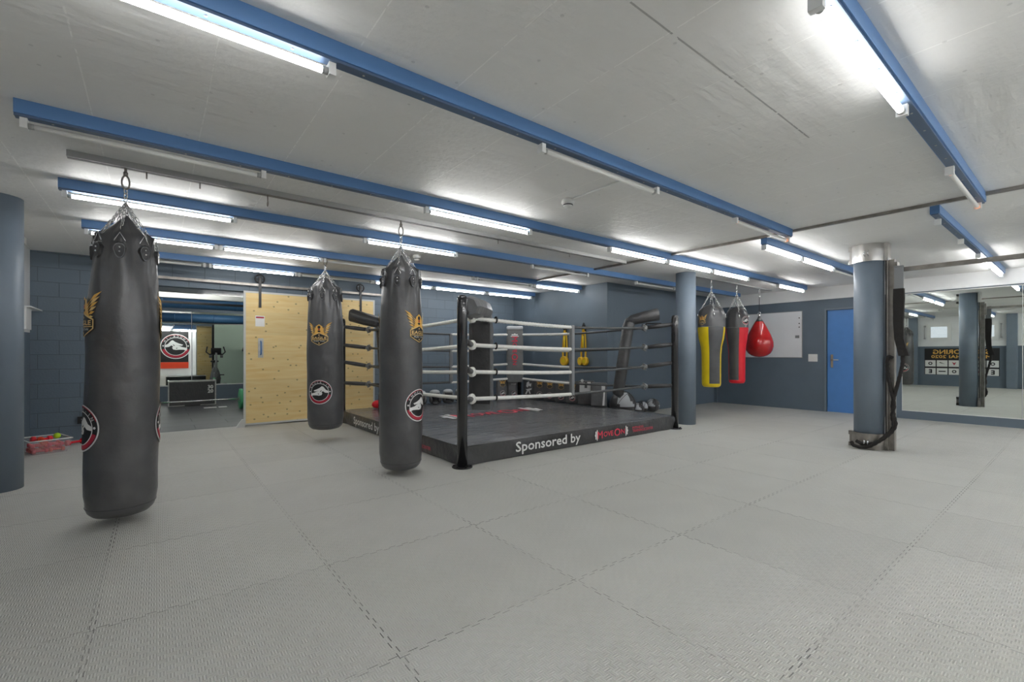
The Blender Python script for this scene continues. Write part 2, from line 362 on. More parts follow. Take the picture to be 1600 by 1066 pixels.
# flat artwork -------------------------------------------------------
_tc = {}
def text_polys(s):
    if s in _tc: return _tc[s]
    cu = bpy.data.curves.new('t', 'FONT'); cu.body = s; cu.size = 1; cu.align_x = 'CENTER'; cu.resolution_u = 2
    o = bpy.data.objects.new('t', cu); COL.objects.link(o); bpy.context.view_layer.update()
    me = bpy.data.meshes.new_from_object(o.evaluated_get(bpy.context.evaluated_depsgraph_get()))
    vs = [(q.co.x, q.co.y) for q in me.vertices]; fs = [list(p.vertices) for p in me.polygons]
    bpy.data.objects.remove(o); bpy.data.meshes.remove(me); bpy.data.curves.remove(cu)
    _tc[s] = (vs, fs); return _tc[s]
class Art:       # 2D artwork: list of (verts2d, faces, colour index, layer)
    def __init__(s): s.p = []
    def poly(s, pts, m, layer=0): s.p.append((list(pts), [list(range(len(pts)))], m, layer)); return s
    def mpoly(s, pts, m, layer=0): s.poly(pts, m, layer); s.poly([(-x, y) for x, y in pts][::-1], m, layer); return s
    def ring(s, r0, r1, m, layer=0, a0=0, a1=360, n=48, c=(0, 0)):
        k = max(3, int(n*abs(a1-a0)/360)); vs = []
        for i in range(k+1):
            a = math.radians(a0+(a1-a0)*i/k)
            vs += [(c[0]+r0*math.cos(a), c[1]+r0*math.sin(a)), (c[0]+r1*math.cos(a), c[1]+r1*math.sin(a))]
        s.p.append((vs, [[2*i, 2*i+1, 2*i+3, 2*i+2] for i in range(k)], m, layer)); return s
    def text(s, t, size, cx, cy, m, layer=0, bold=0, sx=1, fit=None):
        vs, fs = text_polys(t)
        x0 = min(q[0] for q in vs); x1 = max(q[0] for q in vs); y0 = min(q[1] for q in vs); y1 = max(q[1] for q in vs)
        k = size/(y1-y0); kx = (fit/(x1-x0)) if fit else k*sx
        mx = (x0+x1)/2; my = (y0+y1)/2
        offs = [(0, 0)] if not bold else [(-bold, 0), (bold, 0), (0, bold), (0, -bold)]
        for i, (dx, dy) in enumerate(offs):
            s.p.append(([(cx+(a-mx)*kx+dx, cy+(b-my)*k+dy) for a, b in vs], fs, m, layer+i*.1)); 
        return s
    def arctext(s, t, size, r, m, layer=0, step=14, mid=90):
        n = len(t)
        for i, ch in enumerate(t):
            if ch == ' ': continue
            a = math.radians(mid+step*((n-1)/2-i)); ro = a-PI/2
            vs, fs = text_polys(ch); x0 = min(q[0] for q in vs); x1 = max(q[0] for q in vs)
            out = []
            for (x, y) in vs:
                x = (x-(x0+x1)/2)*size*1.25; y = (y-.35)*size*1.25
                out.append((r*math.cos(a)+x*math.cos(ro)-y*math.sin(ro), r*math.sin(a)+x*math.sin(ro)+y*math.cos(ro)))
            s.p.append((out, fs, m, layer))
        return s
    def emit(s, mb, f, scale=1, step=0):
        """f(u,v,layer)->xyz ; step: cut the artwork into strips this wide before bending"""
        for vs, fs, m, layer in s.p:
            P = [(x*scale, y*scale) for x, y in vs]
            if step:
                bm = bmesh.new(); bv = [bm.verts.new((x, y, 0)) for x, y in P]
                for q in fs:
                    try: bm.faces.new([bv[i] for i in q])
                    except Exception: pass
                x0 = min(q[0] for q in P); x1 = max(q[0] for q in P); k = math.ceil(x0/step)*step
                while k < x1:
                    bmesh.ops.bisect_plane(bm, geom=bm.verts[:]+bm.edges[:]+bm.faces[:], plane_co=(k, 0, 0), plane_no=(1, 0, 0), dist=1e-6); k += step
                big = [q for q in bm.faces if len(q.verts) > 4]
                if big: bmesh.ops.triangulate(bm, faces=big)
                bm.verts.index_update()
                mb.add([f(q.co.x, q.co.y, layer) for q in bm.verts], [[q.index for q in g.verts] for g in bm.faces], m); bm.free()
            else:
                mb.add([f(x, y, layer) for x, y in P], fs, m)
def circ(r, n=32, c=(0, 0), sy=1): return [(c[0]+r*math.cos(2*PI*i/n), c[1]+r*sy*math.sin(2*PI*i/n)) for i in range(n)]
# colours of the printed art: 0 gold, 1 black, 2 white, 3 dark red, 4 pink red, 5 pale gold
ART = ['gold', 'pk', 'pw', 'pr', 'pp', 'gold2']
def eagle_art(text=True):
    a = Art()
    for k in range(6):
        tip = (-.5+.035*k, .47-.105*k); root = (-.13, .20-.055*k)
        d = Vector((tip[0]-root[0], tip[1]-root[1])); nn = Vector((-d.y, d.x)).normalized()*.032; mid = (root[0]+d.x*.62, root[1]+d.y*.62)
        a.mpoly([root, (mid[0]+nn.x, mid[1]+nn.y), tip, (mid[0]-nn.x, mid[1]-nn.y), (root[0]-.01, root[1]-.05)], 5 if k % 2 else 0, 1)
    a.poly([(0, .37), (-.13, .28), (-.16, .1), (-.22, -.04), (-.3, -.1), (-.05, -.02), (0, .0), (.05, -.02), (.3, -.1), (.22, -.04), (.16, .1), (.13, .28)], 0, 2)
    a.poly(circ(.06, 14, (0, .25), 1), 1, 3); a.poly(circ(.035, 10, (0, .16), 1.1), 3, 3); a.poly([(-.07, .09), (0, .12), (.07, .09), (.03, .05), (-.03, .05)], 1, 3)
    a.poly([(0, .03), (-.34, -.11), (-.34, -.31), (-.2, -.4), (0, -.49), (.2, -.4), (.34, -.31), (.34, -.11)], 5, 3)
    a.poly([(0, .0), (-.315, -.13), (-.315, -.255), (.315, -.255), (.315, -.13)], 1, 4)
    a.poly([(-.315, -.275), (-.315, -.3), (-.19, -.38), (0, -.465), (.19, -.38), (.315, -.3), (.315, -.275)], 1, 4)
    a.poly(circ(.028, 6, (0, -.07)), 5, 5); a.poly(circ(.028, 6, (0, -.4)), 5, 5)
    if text:
        a.text('EAGLE', .095, 0, -.185, 5, 5, bold=.004, fit=.56); a.text('MUAY THAI', .05, 0, -.32, 2, 5, fit=.42)
    return a
def knock_art(step=17):
    a = Art(); a.ring(0.0, .5, 2, 1); a.ring(.0, .47, 1, 2)
    a.ring(.365, .455, 3, 3, 196, 344); a.ring(.455, .475, 3, 3, 20, 160)
    a.ring(.345, .365, 2, 3)
    a.arctext('KNOCK-IN', .085, .41, 2, 4, step)
    a.poly([(-.37, -.06), (-.2, -.02), (-.1, .03), (.0, .05), (-.2, -.01+.04), (-.24, .07), (-.1, .12), (.02, .18), (.1, .25), (.16, .22), (.25, .1), (.34, .05), (.35, -.04), (.22, -.02), (.14, .04), (.09, .0), (.12, -.05), (.09, -.12), (.0, -.14), (-.12, -.13), (-.25, -.13), (-.36, -.17)], 2, 4)
    a.poly([(-.06, -.04), (0, -.07), (-.03, -.1)], 1, 5); a.poly([(.02, .03), (.1, .09), (.07, .02)], 1, 5)
    for sx in (-1, 1): a.poly(circ(.03, 5, (sx*.405, .02)), 2, 4)
    return a
def dumbbell_plates(a, cx, h, m, flip=1, layer=1):
    a.poly([(cx-flip*.0, -h/2), (cx+flip*.11*h, -h/2), (cx+flip*.11*h, h/2), (cx, h/2)][::flip], m, layer)
    a.poly([(cx-flip*.2*h, -h*.38), (cx-flip*.05*h, -h*.38), (cx-flip*.05*h, h*.38), (cx-flip*.2*h, h*.38)][::flip], m, layer)
    a.poly([(cx-flip*.28*h, -h*.09), (cx-flip*.2*h, -h*.09), (cx-flip*.2*h, h*.09), (cx-flip*.28*h, h*.09)][::flip], m, layer)
def moveon_art(w, h):       # word between two sets of weight plates; width w of the word
    a = Art()
    a.text('M', h*.72, -w*.43, 0, 4, 1, fit=w*.17, bold=.012*h); a.text('OVE', h*.5, -w*.13, 0, 4, 1, fit=w*.34, bold=.012*h)
    a.text('O', h*.78, w*.2, 0, 4, 1, fit=w*.22, bold=.014*h); a.text('N', h*.5, w*.41, 0, 4, 1, fit=w*.13, bold=.012*h)
    dumbbell_plates(a, -w*.54-.02*h, h*1.05, 2, 1); dumbbell_plates(a, w*.54+.02*h, h*1.05, 2, -1)
    return a
def chain(mb, p0, p1, n, r=.0035, w=.013, m=0):
    p0, p1 = Vector(p0), Vector(p1); d = (p1-p0); L = d.length/n; t = d.normalized()
    a = t.orthogonal().normalized(); b = t.cross(a)
    for i in range(n):
        c = p0+t*L*(i+.5); s = a if i % 2 else b; hl = L*.5+r
        pts = []
        for k in range(10):
            th = 2*PI*k/10; y = math.cos(th); x = math.sin(th)
            pts.append(c+t*(math.copysign(max(abs(y), 0), y)*hl)+s*(x*w))
        mb.tube(pts, r, 5, m, closed=True)

# ================================================================== SETTING
XW, XE, YB = -1.35, 11.08, 8.84; ZC = 2.62; YF = -2.6; YG = 14.6
b = MB(); b.box(XW-.2, XE+.2, YF-.2, YB, -.1, 0); struct('floor', b, 'floor')
b = MB(); b.box(-3.2, 6.0, YB+.001, YG+.3, -.1, -.004); struct('floor_gym', b, 'gymfloor')
b = MB(); b.box(XW-.2, XE+.2, YF-.2, YG+.3, ZC, ZC+.2); struct('ceiling', b, 'ceiling')
b = MB()      # block wall with the wide opening
b.box(XW-.2, -.3, YB, YB+.18, 0, ZC); b.box(1.62, 7.1, YB, YB+.18, 0, ZC); b.box(-.3, 1.62, YB, YB+.18, 2.27, ZC); struct('wall_back', b, 'blocks')
b = MB(); b.box(-3.2, XW-.2, YB, YB+.18, 0, ZC); b.box(-.36, -.3, YB+.18, YB+.2, 0, 2.33); b.box(1.62, 1.68, YB+.18, YB+.2, 0, 2.33)
b.box(1.68, 6.0, YB+.181, YB+.195, 0, ZC, 1); b.box(-3.2, -.36, YB+.181, YB+.195, 0, ZC, 1); b.box(-.36, 1.68, YB+.181, YB+.195, 2.33, ZC, 1)
struct('wall_gym_front', b, ['black', 'greenwall'])
b = MB(); b.box(-3.4, -3.2, YB, YG+.3, 0, ZC); b.box(6.0, 6.2, YB+.18, YG+.3, 0, ZC); struct('wall_gym_side', b, 'white')
b = MB(); b.box(-3.2, 6.0, YG, YG+.2, 0, ZC); struct('wall_gym_back', b, 'wall')
b = MB(); b.box(6.95, 7.15, 5.87, YB+.2, 0, ZC); struct('wall_side', b, 'wall')
b = MB(); b.box(7.151, XE+.2, 5.87, 6.07, 0, ZC); struct('wall_recess', b, 'wall')
b = MB()      # right wall: dark below, white above, doorway cut out
b.box(XE, XE+.2, 3.46, 5.869, 0, 2.36, 0); b.box(XE, XE+.2, YF, 2.54, 0, 2.36, 0); b.box(XE, XE+.2, 2.54, 3.46, 2.13, 2.36, 0); b.box(XE-.03, XE+.2, YF, 5.869, 2.36, ZC-.001, 1)
struct('wall_right', b, ['wall', 'white'])
b = MB()      # left wall with two small windows, two-tone paint
zs = 1.5
def lw(y0, y1, z0, z1):
    if z0 < zs < z1: lw(y0, y1, z0, zs); lw(y0, y1, zs, z1); return
    b.box(XW-.25, XW, y0, y1, z0, z1, 0 if z1 <= zs else 1)
wins = [(3.36, 3.93, 1.78, 2.30), (2.14, 2.72, 1.78, 2.30)]
lw(YF, YB, 0, zs); b.box(XW-.25, XW, YF, YB, 2.30, ZC-.001, 1); b.box(XW-.25, XW, YF, YB, zs, 1.78, 1)
for y0, y1 in ((YF, 2.14), (2.72, 3.36), (3.93, YB)): b.box(XW-.25, XW, y0, y1, 1.78, 2.30, 1)
struct('wall_left', b, ['wall', 'white'])
b = MB(); b.box(XW-.2, XE+.2, YF-.2, YF, 0, ZC); struct('wall_front', b, 'white')
for i, (y0, y1, z0, z1) in enumerate(wins):
    w = empty('window_%d' % (i+1), (XW, (y0+y1)/2, z0)); tag(w, kind='structure'); hw = (y1-y0)/2; hh = z1-z0
    b = MB()
    for a0, a1, c0, c1 in ((-hw-.06, hw+.06, -.06, .05), (-hw-.06, hw+.06, hh-.05, hh+.06), (-hw-.06, -hw+.05, .05, hh-.05), (hw-.05, hw+.06, .05, hh-.05)): b.box(.001, .05, a0, a1, c0, c1)
    b.build('window_frame', 'plastic', w)
    b = MB(); b.box(-.012, -.004, -hw+.001, hw-.001, .001, hh-.001); b.build('pane', 'glass', w)
    b = MB(); sg = 1 if i == 0 else -1; b.cyl((.08, sg*(hw+.12), .02), (.08, sg*(hw+.12), hh-.02), .014, n=8); b.box(.001, .1, sg*(hw+.12)-.02, sg*(hw+.12)+.02, .0, .05); b.box(.001, .1, sg*(hw+.12)-.02, sg*(hw+.12)+.02, hh-.05, hh); b.build('window_opener', 'alu', w)
for y in (4.38, 1.76):
    b = MB(); b.box(XW+.001, XW+.14, y-.13, y+.13, 0, ZC-.001); struct('pillar', b, 'column')
# baseboard-like pipe in the recess corner
b = MB(); b.box(XE-.06, XE-.001, 5.8, 5.868, 0, 2.3); struct('trim_1', b, 'wall')
# round columns
def column(x, y, r):
    b = MB(); b.cyl((x, y, 0), (x, y, ZC), r, n=48); return struct('column', b, 'column')
column(-1.135, 6.03, .175); column(7.275, 4.39, .165); column(7.28, 1.80, .16)
# door in the right wall
d = empty('door_1', (XE, 3.0, 0)); tag(d, kind='structure')
b = MB(); b.box(.03, .07, -.455, .455, .005, 2.125); b.build('door_leaf', 'door', d)
b = MB(); b.box(-.012, .06, .46, .5, 0, 2.16); b.box(-.012, .06, -.5, -.46, 0, 2.16); b.box(-.012, .06, -.46, .46, 2.13, 2.16); b.build('door_frame', 'column', d)
b = MB(); b.box(.018, .03, .35, .39, .93, 1.2); b.cyl((.02, .37, 1.09), (-.04, .37, 1.09), .01, n=8); b.cyl((-.035, .38, 1.09), (-.035, .24, 1.09), .011, n=8); b.build('door_handle', 'steel', d)

# ================================================================== CEILING EQUIPMENT
MODS = 1.246
def trunk(y, x0, x1, tubes, label, sockets=()):
    """light trunking run along x; tubes: list of (x0, x1, lit)"""
    r = empty('light_trunking', (x0, y, ZC-.09), 0, label, 'ceiling light', 'blue light trunking runs under the ceiling')
    L = x1-x0
    b = MB(); b.box(0, L, -.035, .035, .012, .0895); b.build('housing', 'beam', r)
    b = MB(); b.box(0, L, -.026, .026, .0, .0119)
    n = int(L/.31)
    for k in range(n): b.cyl((.15+k*.31, .0, -.003), (.15+k*.31, 0, .001), .006, n=6, m=1)
    b.build('base_plate', ['beam_bottom', 'alu'], r)
    for (a, c, lit) in tubes:
        b = MB(); b.cyl((a+.03-x0, .012, -.035), (c-.03-x0, .012, -.035), .0155, n=12, m=0)
        t = b.build('tube_lamp', {1: 'lit', 3: 'lit_dim'}.get(lit, 'tube'), r)
        if lit in (1, 3): tag(t, 'glowing tube lamp')
        for e, sg in ((a, 1), (c, -1)):
            b = MB(); b.box(*sorted((e-x0, e-x0+sg*.03)), -.012, .036, -.056, .0)
            b.cyl((e-x0+sg*.0299, .012, -.035), (e-x0+sg*.055, .012, -.035), .0165, n=10, m=1)
            b.build('lamp_socket', ['plastic', 'glow' if lit == 2 else 'alu'], r)
    for e in sockets:
        b = MB(); b.box(e-x0, e-x0+.03, -.012, .036, -.056, 0); b.build('lamp_socket', 'plastic', r)
    return r
trunk(2.125, -.62, 5.64, [(-.6, .64, 3), (1.89, 3.13, 0), (4.39, 5.63, 2)], 'blue light trunking crossing the photo diagonally, one glowing tube at its near end')
trunk(3.675, -.62, 10.56, [(-.6, .62, 0), (1.89, 3.13, 1), (4.39, 5.62, 1), (5.64, 6.84, 1), (6.86, 8.06, 1), (9.25, 10.5, 1)], 'blue light trunking above the near side of the ring, running on past the round column')
trunk(5.10, -.62, 10.7, [(-.6, .61, 1), (1.85, 3.08, 1), (4.35, 5.57, 0), (6.84, 8.06, 0)], 'blue light trunking above the middle of the ring, two dark tubes at its far half')
trunk(6.53, -.62, 6.90, [(-.6, .58, 1), (.60, 1.79, 1), (1.81, 3.03, 0), (4.33, 5.56, 0), (5.64, 6.86, 1)], 'blue light trunking second from the block wall, glowing tube at its far end', sockets=(4.25,))
trunk(7.95, -.62, 6.86, [(-.6, .56, 0), (.6, 1.79, 1), (1.81, 3.04, 0), (3.06, 4.25, 1), (4.27, 5.5, 1), (5.54, 6.78, 1)], 'blue light trunking nearest to the block wall, in front of the sliding door')
trunk(.615, -.62, 5.70, [(-.6, .62, 1), (1.89, 3.13, 3), (4.38, 5.66, 2)], 'blue light trunking at the top right of the photo, wide bright tube overhead')
trunk(2.45, 5.76, 10.7, [(5.78, 6.92, 1), (6.94, 8.14, 1), (8.16, 9.38, 0)], 'short light trunking leading to the column with steel bands, two glowing tubes')
trunk(.93, 5.80, 10.95, [(8.50, 9.72, 1), (9.74, 10.93, 1)], 'light trunking above the wall mirror, empty sockets at its near half', sockets=(6.0, 7.25))

trunk(-2.2, -.62, 10.7, [(-.6+1.25*k, .62+1.25*k, 1) for k in range(9)], 'unseen blue light trunking added as fill along the wall behind the camera')  # unseen lit row, added to even out the light
trunk(-.85, -.62, 10.7, [(-.6+1.25*k, .62+1.25*k, 1) for k in range(9)], 'unseen blue light trunking added as fill behind the camera')  # second unseen row, added for more light near the camera
def rail(p0, p1, w, h, label, name='ceiling_rail', m='alu'):
    r = empty(name, (p0[0], p0[1], ZC-h), 0, label, 'rail')
    dx, dy = p1[0]-p0[0], p1[1]-p0[1]
    b = MB()
    if dx: 
        for s in (-1, 1): b.box(0, dx, s*w/2-.006, s*w/2+.006, 0, h-.001)
        b.box(0, dx, -w/2, w/2, h-.008, h-.001); b.box(0, dx, -w/2-.0, -w/2+.015, 0, .005); b.box(0, dx, w/2-.015, w/2, 0, .005)
    else: b.box(-w/2, w/2, 0, dy, 0, h-.001)
    b.build('rail_profile', m, r); return r
RY = 4.37
r1 = rail((-.49, RY), (5.58, RY), .05, .045, 'long grey metal rail that carries two of the big black punching bags')
for x in (-.06, .27, .75, 3.2, 4.4):
    b = MB(); b.cyl((x+.49, 0, .0), (x+.49, 0, -.05), .005, n=6)
    if x in (.75,): b.tube([(x+.49+.0*math.cos(t), .022*math.sin(t), -.07+.022*math.cos(t)) for t in [k*PI/5 for k in range(10)]], .004, 5, closed=True)
    b.build('eye_hook', 'dsteel', r1)
rail((7.45, RY), (10.6, RY), .04, .03, 'thin grey rail carrying the yellow, the red and the drop-shaped bag')
rail((5.68, YF+.02), (5.68, 6.5), .035, .028, 'thin grey cable duct crossing the whole ceiling', 'cable_duct', 'dsteel')
def detector(x, y, pipe_to, label):
    r = empty('smoke_detector', (x, y, ZC), 0, label, 'smoke detector')
    b = MB(); b.lathe([(.001, -.075), (.03, -.075), (.042, -.06), (.045, -.045), (.05, -.04), (.058, -.035), (.058, -.012), (.052, -.0005)], 24); b.build('sensor_body', 'plastic', r)
    b = MB(); b.lathe([(.0455, -.056), (.0455, -.048)], 24); b.build('sensor_slots', 'black', r)
    b = MB(); b.cyl((0, -.055 if pipe_to < y else .055, -.01), (0, pipe_to-y, -.01), .008, n=8); b.build('conduit', 'plastic', r)
detector(2.95, 2.95, 2.17, 'white round smoke detector nearer to the camera, with a thin conduit')
detector(2.92, 5.94, 5.15, 'small far smoke detector above the middle black bag')

# ================================================================== BOXING RING
RX0, RX1, RY0, RY1, RZ = 2.60, 6.64, 4.20, 8.24, .215
ring = empty('boxing_ring', (0, 0, 0), 0, 'low boxing ring with black canvas, four black posts and white and black ropes', 'boxing ring')
b = MB(); b.box(RX0+.03, RX1-.03, RY0+.03, RY1-.03, 0, RZ-.012); b.build('platform', 'black', ring)
b = MB(); N = 40
def zc(x, y): return RZ + .004*math.sin(x*5.1+y*2.3)+.003*math.sin(y*7.7-x*3.1)
vs = []; fs = []
for j in range(N+1):
    for i in range(N+1):
        x = RX0+(RX1-RX0)*i/N; y = RY0+(RY1-RY0)*j/N; e = (i in (0, N)) or (j in (0, N)); vs.append((x, y, (RZ-.006) if e else zc(x, y)))
for j in range(N):
    for i in range(N): q = j*(N+1)+i; fs.append((q, q+1, q+N+2, q+N+1))
b.add(vs, fs, 0, True); canvas = b.build('ring_canvas', 'canvas', ring)
a = moveon_art(1.45, .62); b = MB(); a.emit(b, lambda u, v, l: (4.47+u, 6.22+v*.85, RZ+.0085+l*.001)); b.build('canvas_lettering', ART, canvas)
# skirt: wrinkled apron on the four sides
def skirt(p0, p1, nrm):
    b = MB(); n = 80; rows = 7; L = (Vector(p1)-Vector(p0)).length; vs = []; fs = []; sd = random.random()*9
    for i in range(n+1):
        t = i/n; e = math.exp(-min(t, 1-t)*14)
        for j in range(rows):
            h = j/(rows-1)
            o = .012+.010*math.sin(PI*h)*math.sin(t*23+sd)+.018*e*math.sin(h*5+t*55) * (1-h*.3) + (.006 if 0 < j < rows-1 else 0)
            z = .004+(RZ-.006)*h - (.012*e*abs(math.sin(t*40)) if j == rows-1 else 0)
            q = Vector(p0).lerp(Vector(p1), t); vs.append((q.x+nrm[0]*o, q.y+nrm[1]*o, z))
    for i in range(n):
        for j in range(rows-1): q = i*rows+j; fs.append((q, q+rows, q+rows+1, q+1))
    b.add(vs, fs, 0, True); b.add([(p0[0], p0[1], RZ-.004), (p1[0], p1[1], RZ-.004), (p1[0]+nrm[0]*.016, p1[1]+nrm[1]*.016, RZ-.002), (p0[0]+nrm[0]*.016, p0[1]+nrm[1]*.016, RZ-.002)], [(0, 1, 2, 3)])
    return b.build('ring_skirt', 'leather2', ring)
sf = skirt((RX0, RY0, 0), (RX1, RY0, 0), (0, -1)); sl = skirt((RX0, RY1, 0), (RX0, RY0, 0), (-1, 0))
skirt((RX1, RY0, 0), (RX1, RY1, 0), (1, 0)); skirt((RX1, RY1, 0), (RX0, RY1, 0), (0, 1))
a = Art(); a.text('Sponsored by', .15, 1.25, .105, 2, 1, fit=1.08, bold=.003)
mo = moveon_art(.58, .135); mo.p = [([(x+2.43, y+.105) for x, y in vs], fs, m, l) for vs, fs, m, l in mo.p]; a.p += mo.p
a.text('FITNESS', .032, 3.02, .13, 4, 1, fit=.26); a.text('TRAININGSCENTER', .04, 3.14, .085, 4, 1, fit=.5)
b = MB(); a.emit(b, lambda u, v, l: (RX0+u, RY0-.0375-l*.0006, v)); b.build('skirt_lettering', ART, sf)
b = MB(); a.emit(b, lambda u, v, l: (RX0-.0375-l*.0006, RY1-u, v)); b.build('skirt_lettering', ART, sl)
posts = [(RX0-.02, RY0-.03), (RX1+.0, RY0-.0), (RX0-.0, RY1), (RX1, RY1)]
for (x, y) in posts:
    b = MB(); b.lathe([(.056, .012), (.056, 1.79), (.052, 1.82), (.038, 1.84), (.001, 1.845)], 28, c=(x, y)); p = b.build('ring_post', 'gloss', ring)
    b = MB(); b.cyl((x, y, 0), (x, y, .012), .11, n=24)
    for k in range(6): b.cyl((x+.09*math.cos(k*PI/3+.4), y+.09*math.sin(k*PI/3+.4), .012), (x+.09*math.cos(k*PI/3+.4), y+.09*math.sin(k*PI/3+.4), .025), .009, n=6)
    b.build('post_foot', 'black', p)
HP = [.70, 1.075, 1.375, 1.70]; HK = [.68, 1.0, 1.32, 1.64]; HM = [.645, .955, 1.27, 1.60]
off = .35
knots = [(RX0+off, RY0+off), (RX1-off+.02, RY0+off), (RX0+off, RY1-off), (RX1-off, RY1-off)]
cmat = ['rope_w', 'rope_k', 'rope_k', 'rope_w']; crad = [.024, .018, .018, .024]
def lerp(a, b, t): return a+(b-a)*t
sides = [(0, 1), (0, 2), (2, 3), (1, 3)]
for (i, j) in sides:
    mids = {0: .5}
    for h in range(4):
        p0 = Vector((*knots[i], HK[h])); p1 = Vector((*knots[j], HK[h])); mid = (p0+p1)/2; mid.z = HM[h]
        if (i, j) == (0, 1): mid.z += (.0, .0, .01, -.01)[h]
        for (a0, c) in ((p0, i), (p1, j)):
            n = 90; pts = []
            for k in range(n+1):
                t = k/n; q = a0.lerp(mid, t); q.z = a0.z+(mid.z-a0.z)*(1-(1-t)**1.6); pts.append(q)
            b = MB()
            white = cmat[c] == 'rope_w'
            tw = not (white and h != 3)
            b.tube(pts, crad[c], 12, 0, twist=(2*PI/.05 if tw else 0), lobes=(3 if tw else 0), amp=(.10 if tw else 0))
            b.build('ring_rope', cmat[c], ring)
    # vertical spacer straps at mid side
    mid = (Vector((*knots[i], 0))+Vector((*knots[j], 0)))/2; dx = 1 if knots[i][1] == knots[j][1] else 0
    b = MB()
    if (i, j) in ((0, 1),): b.rbox(mid.x-.028, mid.x+.028, mid.y-.03, mid.y+.03, .63, 1.62, .01)
    elif dx: b.rbox(mid.x-.035, mid.x+.035, mid.y-.02, mid.y+.02, .63, 1.62, .006)
    else: b.rbox(mid.x-.02, mid.x+.02, mid.y-.028, mid.y+.028, .63, 1.62, .006)
    b.build('rope_spacer', 'strapg' if (i, j) != (1, 3) else 'rope_w', ring)
for c in range(4):
    kx, ky = knots[c]; px, py = posts[c]; white = cmat[c] == 'rope_w'
    for h in range(4):
        b = MB(); P = Vector((px, py, HP[h])); K = Vector((kx, ky, HK[h])); d = (P-K).normalized()
        b.tube([P, P.lerp(K, .5), P.lerp(K, .88)], [.03, .036, .032], 12, 0)
        b.build('turnbuckle_sleeve', 'leather2', ring)
        b = MB(); mt = Matrix.Translation(K) @ d.to_track_quat('X', 'Z').to_matrix().to_4x4()
        b.sphere(K, .058 if white else .045, 14, 0, (1.35, .8, 1.0), mtx=d.to_track_quat('X', 'Z').to_matrix())
        b.tube([K+d.to_track_quat('X', 'Z').to_matrix() @ Vector((.02*math.sin(3*t), .046*math.cos(t), .056*math.sin(t))) for t in [2*PI*q/16 for q in range(16)]], .008, 5, 0, closed=True)
        b.build('turnbuckle_wrap', 'rope_w' if c in (0, 3) else 'strapd', ring)
# corner pads: an upright cushion inside the ropes with a roll folded over the top towards the post
def vpad(cx, cy, ang, w, t, z0, z1, lean, m, wrinkle=.013, squash=1):
    """upright cushion; ang = direction its face looks to"""
    b = MB(); n = 36; rows = 90; ca, sa = math.cos(ang), math.sin(ang); vs = []; fs = []
    for j in range(rows+1):
        h = j/rows; z = lerp(z0, z1, h); e = 1-.12*(abs(2*h-1)**8)
        for k in range(n):
            th = 2*PI*k/n; c_, s_ = math.cos(th), math.sin(th); ex = .35
            u = math.copysign(abs(c_)**ex, c_)*w/2*e; v = math.copysign(abs(s_)**ex, s_)*t/2*e
            wv = wrinkle*(math.sin(h*46+math.sin(th*3)*1.8)*(.5+.5*math.cos(th*2))+.7*math.sin(h*19+th*4))
            v += wv if v > 0 else -wv
            vs.append((cx-sa*u+ca*v+lean[0]*(1-h), cy+ca*u+sa*v+lean[1]*(1-h), z))
    for j in range(rows):
        for k in range(n): fs.append((j*n+k, j*n+(k+1) % n, (j+1)*n+(k+1) % n, (j+1)*n+k))
    b.add(vs, fs, 0, True); b.add([vs[k] for k in range(n)][::-1], [range(n)]); b.add([vs[rows*n+k] for k in range(n)], [range(n)])
    return b
p = vpad(3.30, 4.86, math.radians(45-7), .28, .18, .50, 1.72, (0, 0), 'pad').build('corner_pad', 'pad', ring); p['label'] = 'wrinkled dark corner cushion'
b = MB(); b.tube([(2.73, 4.29, 1.74), (2.80, 4.35, 1.755), (3.05, 4.58, 1.76), (3.28, 4.82, 1.76), (3.36, 4.90, 1.70)], [.105, .118, .13, .14, .10], 8, 0, smooth=False); b.build('pad_roll', 'pad', p)
b = MB(); b.rbox(-.005, .005, -.14, .14, .58, 1.6, .002, mtx=Matrix.Translation((3.30-.075, 4.86-.06, 0)) @ Matrix.Rotation(math.radians(38), 4, 'Z')); b.box(-.008, -.004, .085, .095, .56, 1.65, mtx=Matrix.Translation((3.30-.078, 4.86-.062, 0)) @ Matrix.Rotation(math.radians(38), 4, 'Z'))
b.build('pad_seam', 'leather2', p)
b = MB()
for h in range(4): b.tube([(3.30+.02*math.cos(t)*.3, RY0+off+.034*math.cos(t), lerp(HK[h], HM[h], .15)+.034*math.sin(t)) for t in [2*PI*q/12 for q in range(12)]], .011, 6, closed=True)
b.build('tie_strap', 'black', ring)
# right corner: round leaning cushion and roll
b = MB(); b.tube([(5.98, 4.86, .52), (6.0, 4.84, .56), (6.08, 4.80, 1.1), (6.16, 4.76, 1.66), (6.2, 4.74, 1.76), (6.23, 4.72, 1.80)], [.07, .093, .095, .095, .09, .06], 20, 0); p = b.build('corner_pad', 'leather2', ring)
b = MB(); b.tube([(6.14, 4.76, 1.72), (6.2, 4.71, 1.775), (6.36, 4.55, 1.83), (6.50, 4.42, 1.865), (6.505, 4.415, 1.866)], [.06, .085, .095, .1, .085], 20, 0); b.build('pad_roll', 'leather2', p)
b = MB(); b.tube([(6.35, 4.54, 1.70), (6.30, 4.58, 1.66), (6.42, 4.47, 1.67), (6.5, 4.36, 1.71), (6.36, 4.55, 1.715)], .014, 6, closed=True); b.build('pad_strap', 'black', p)
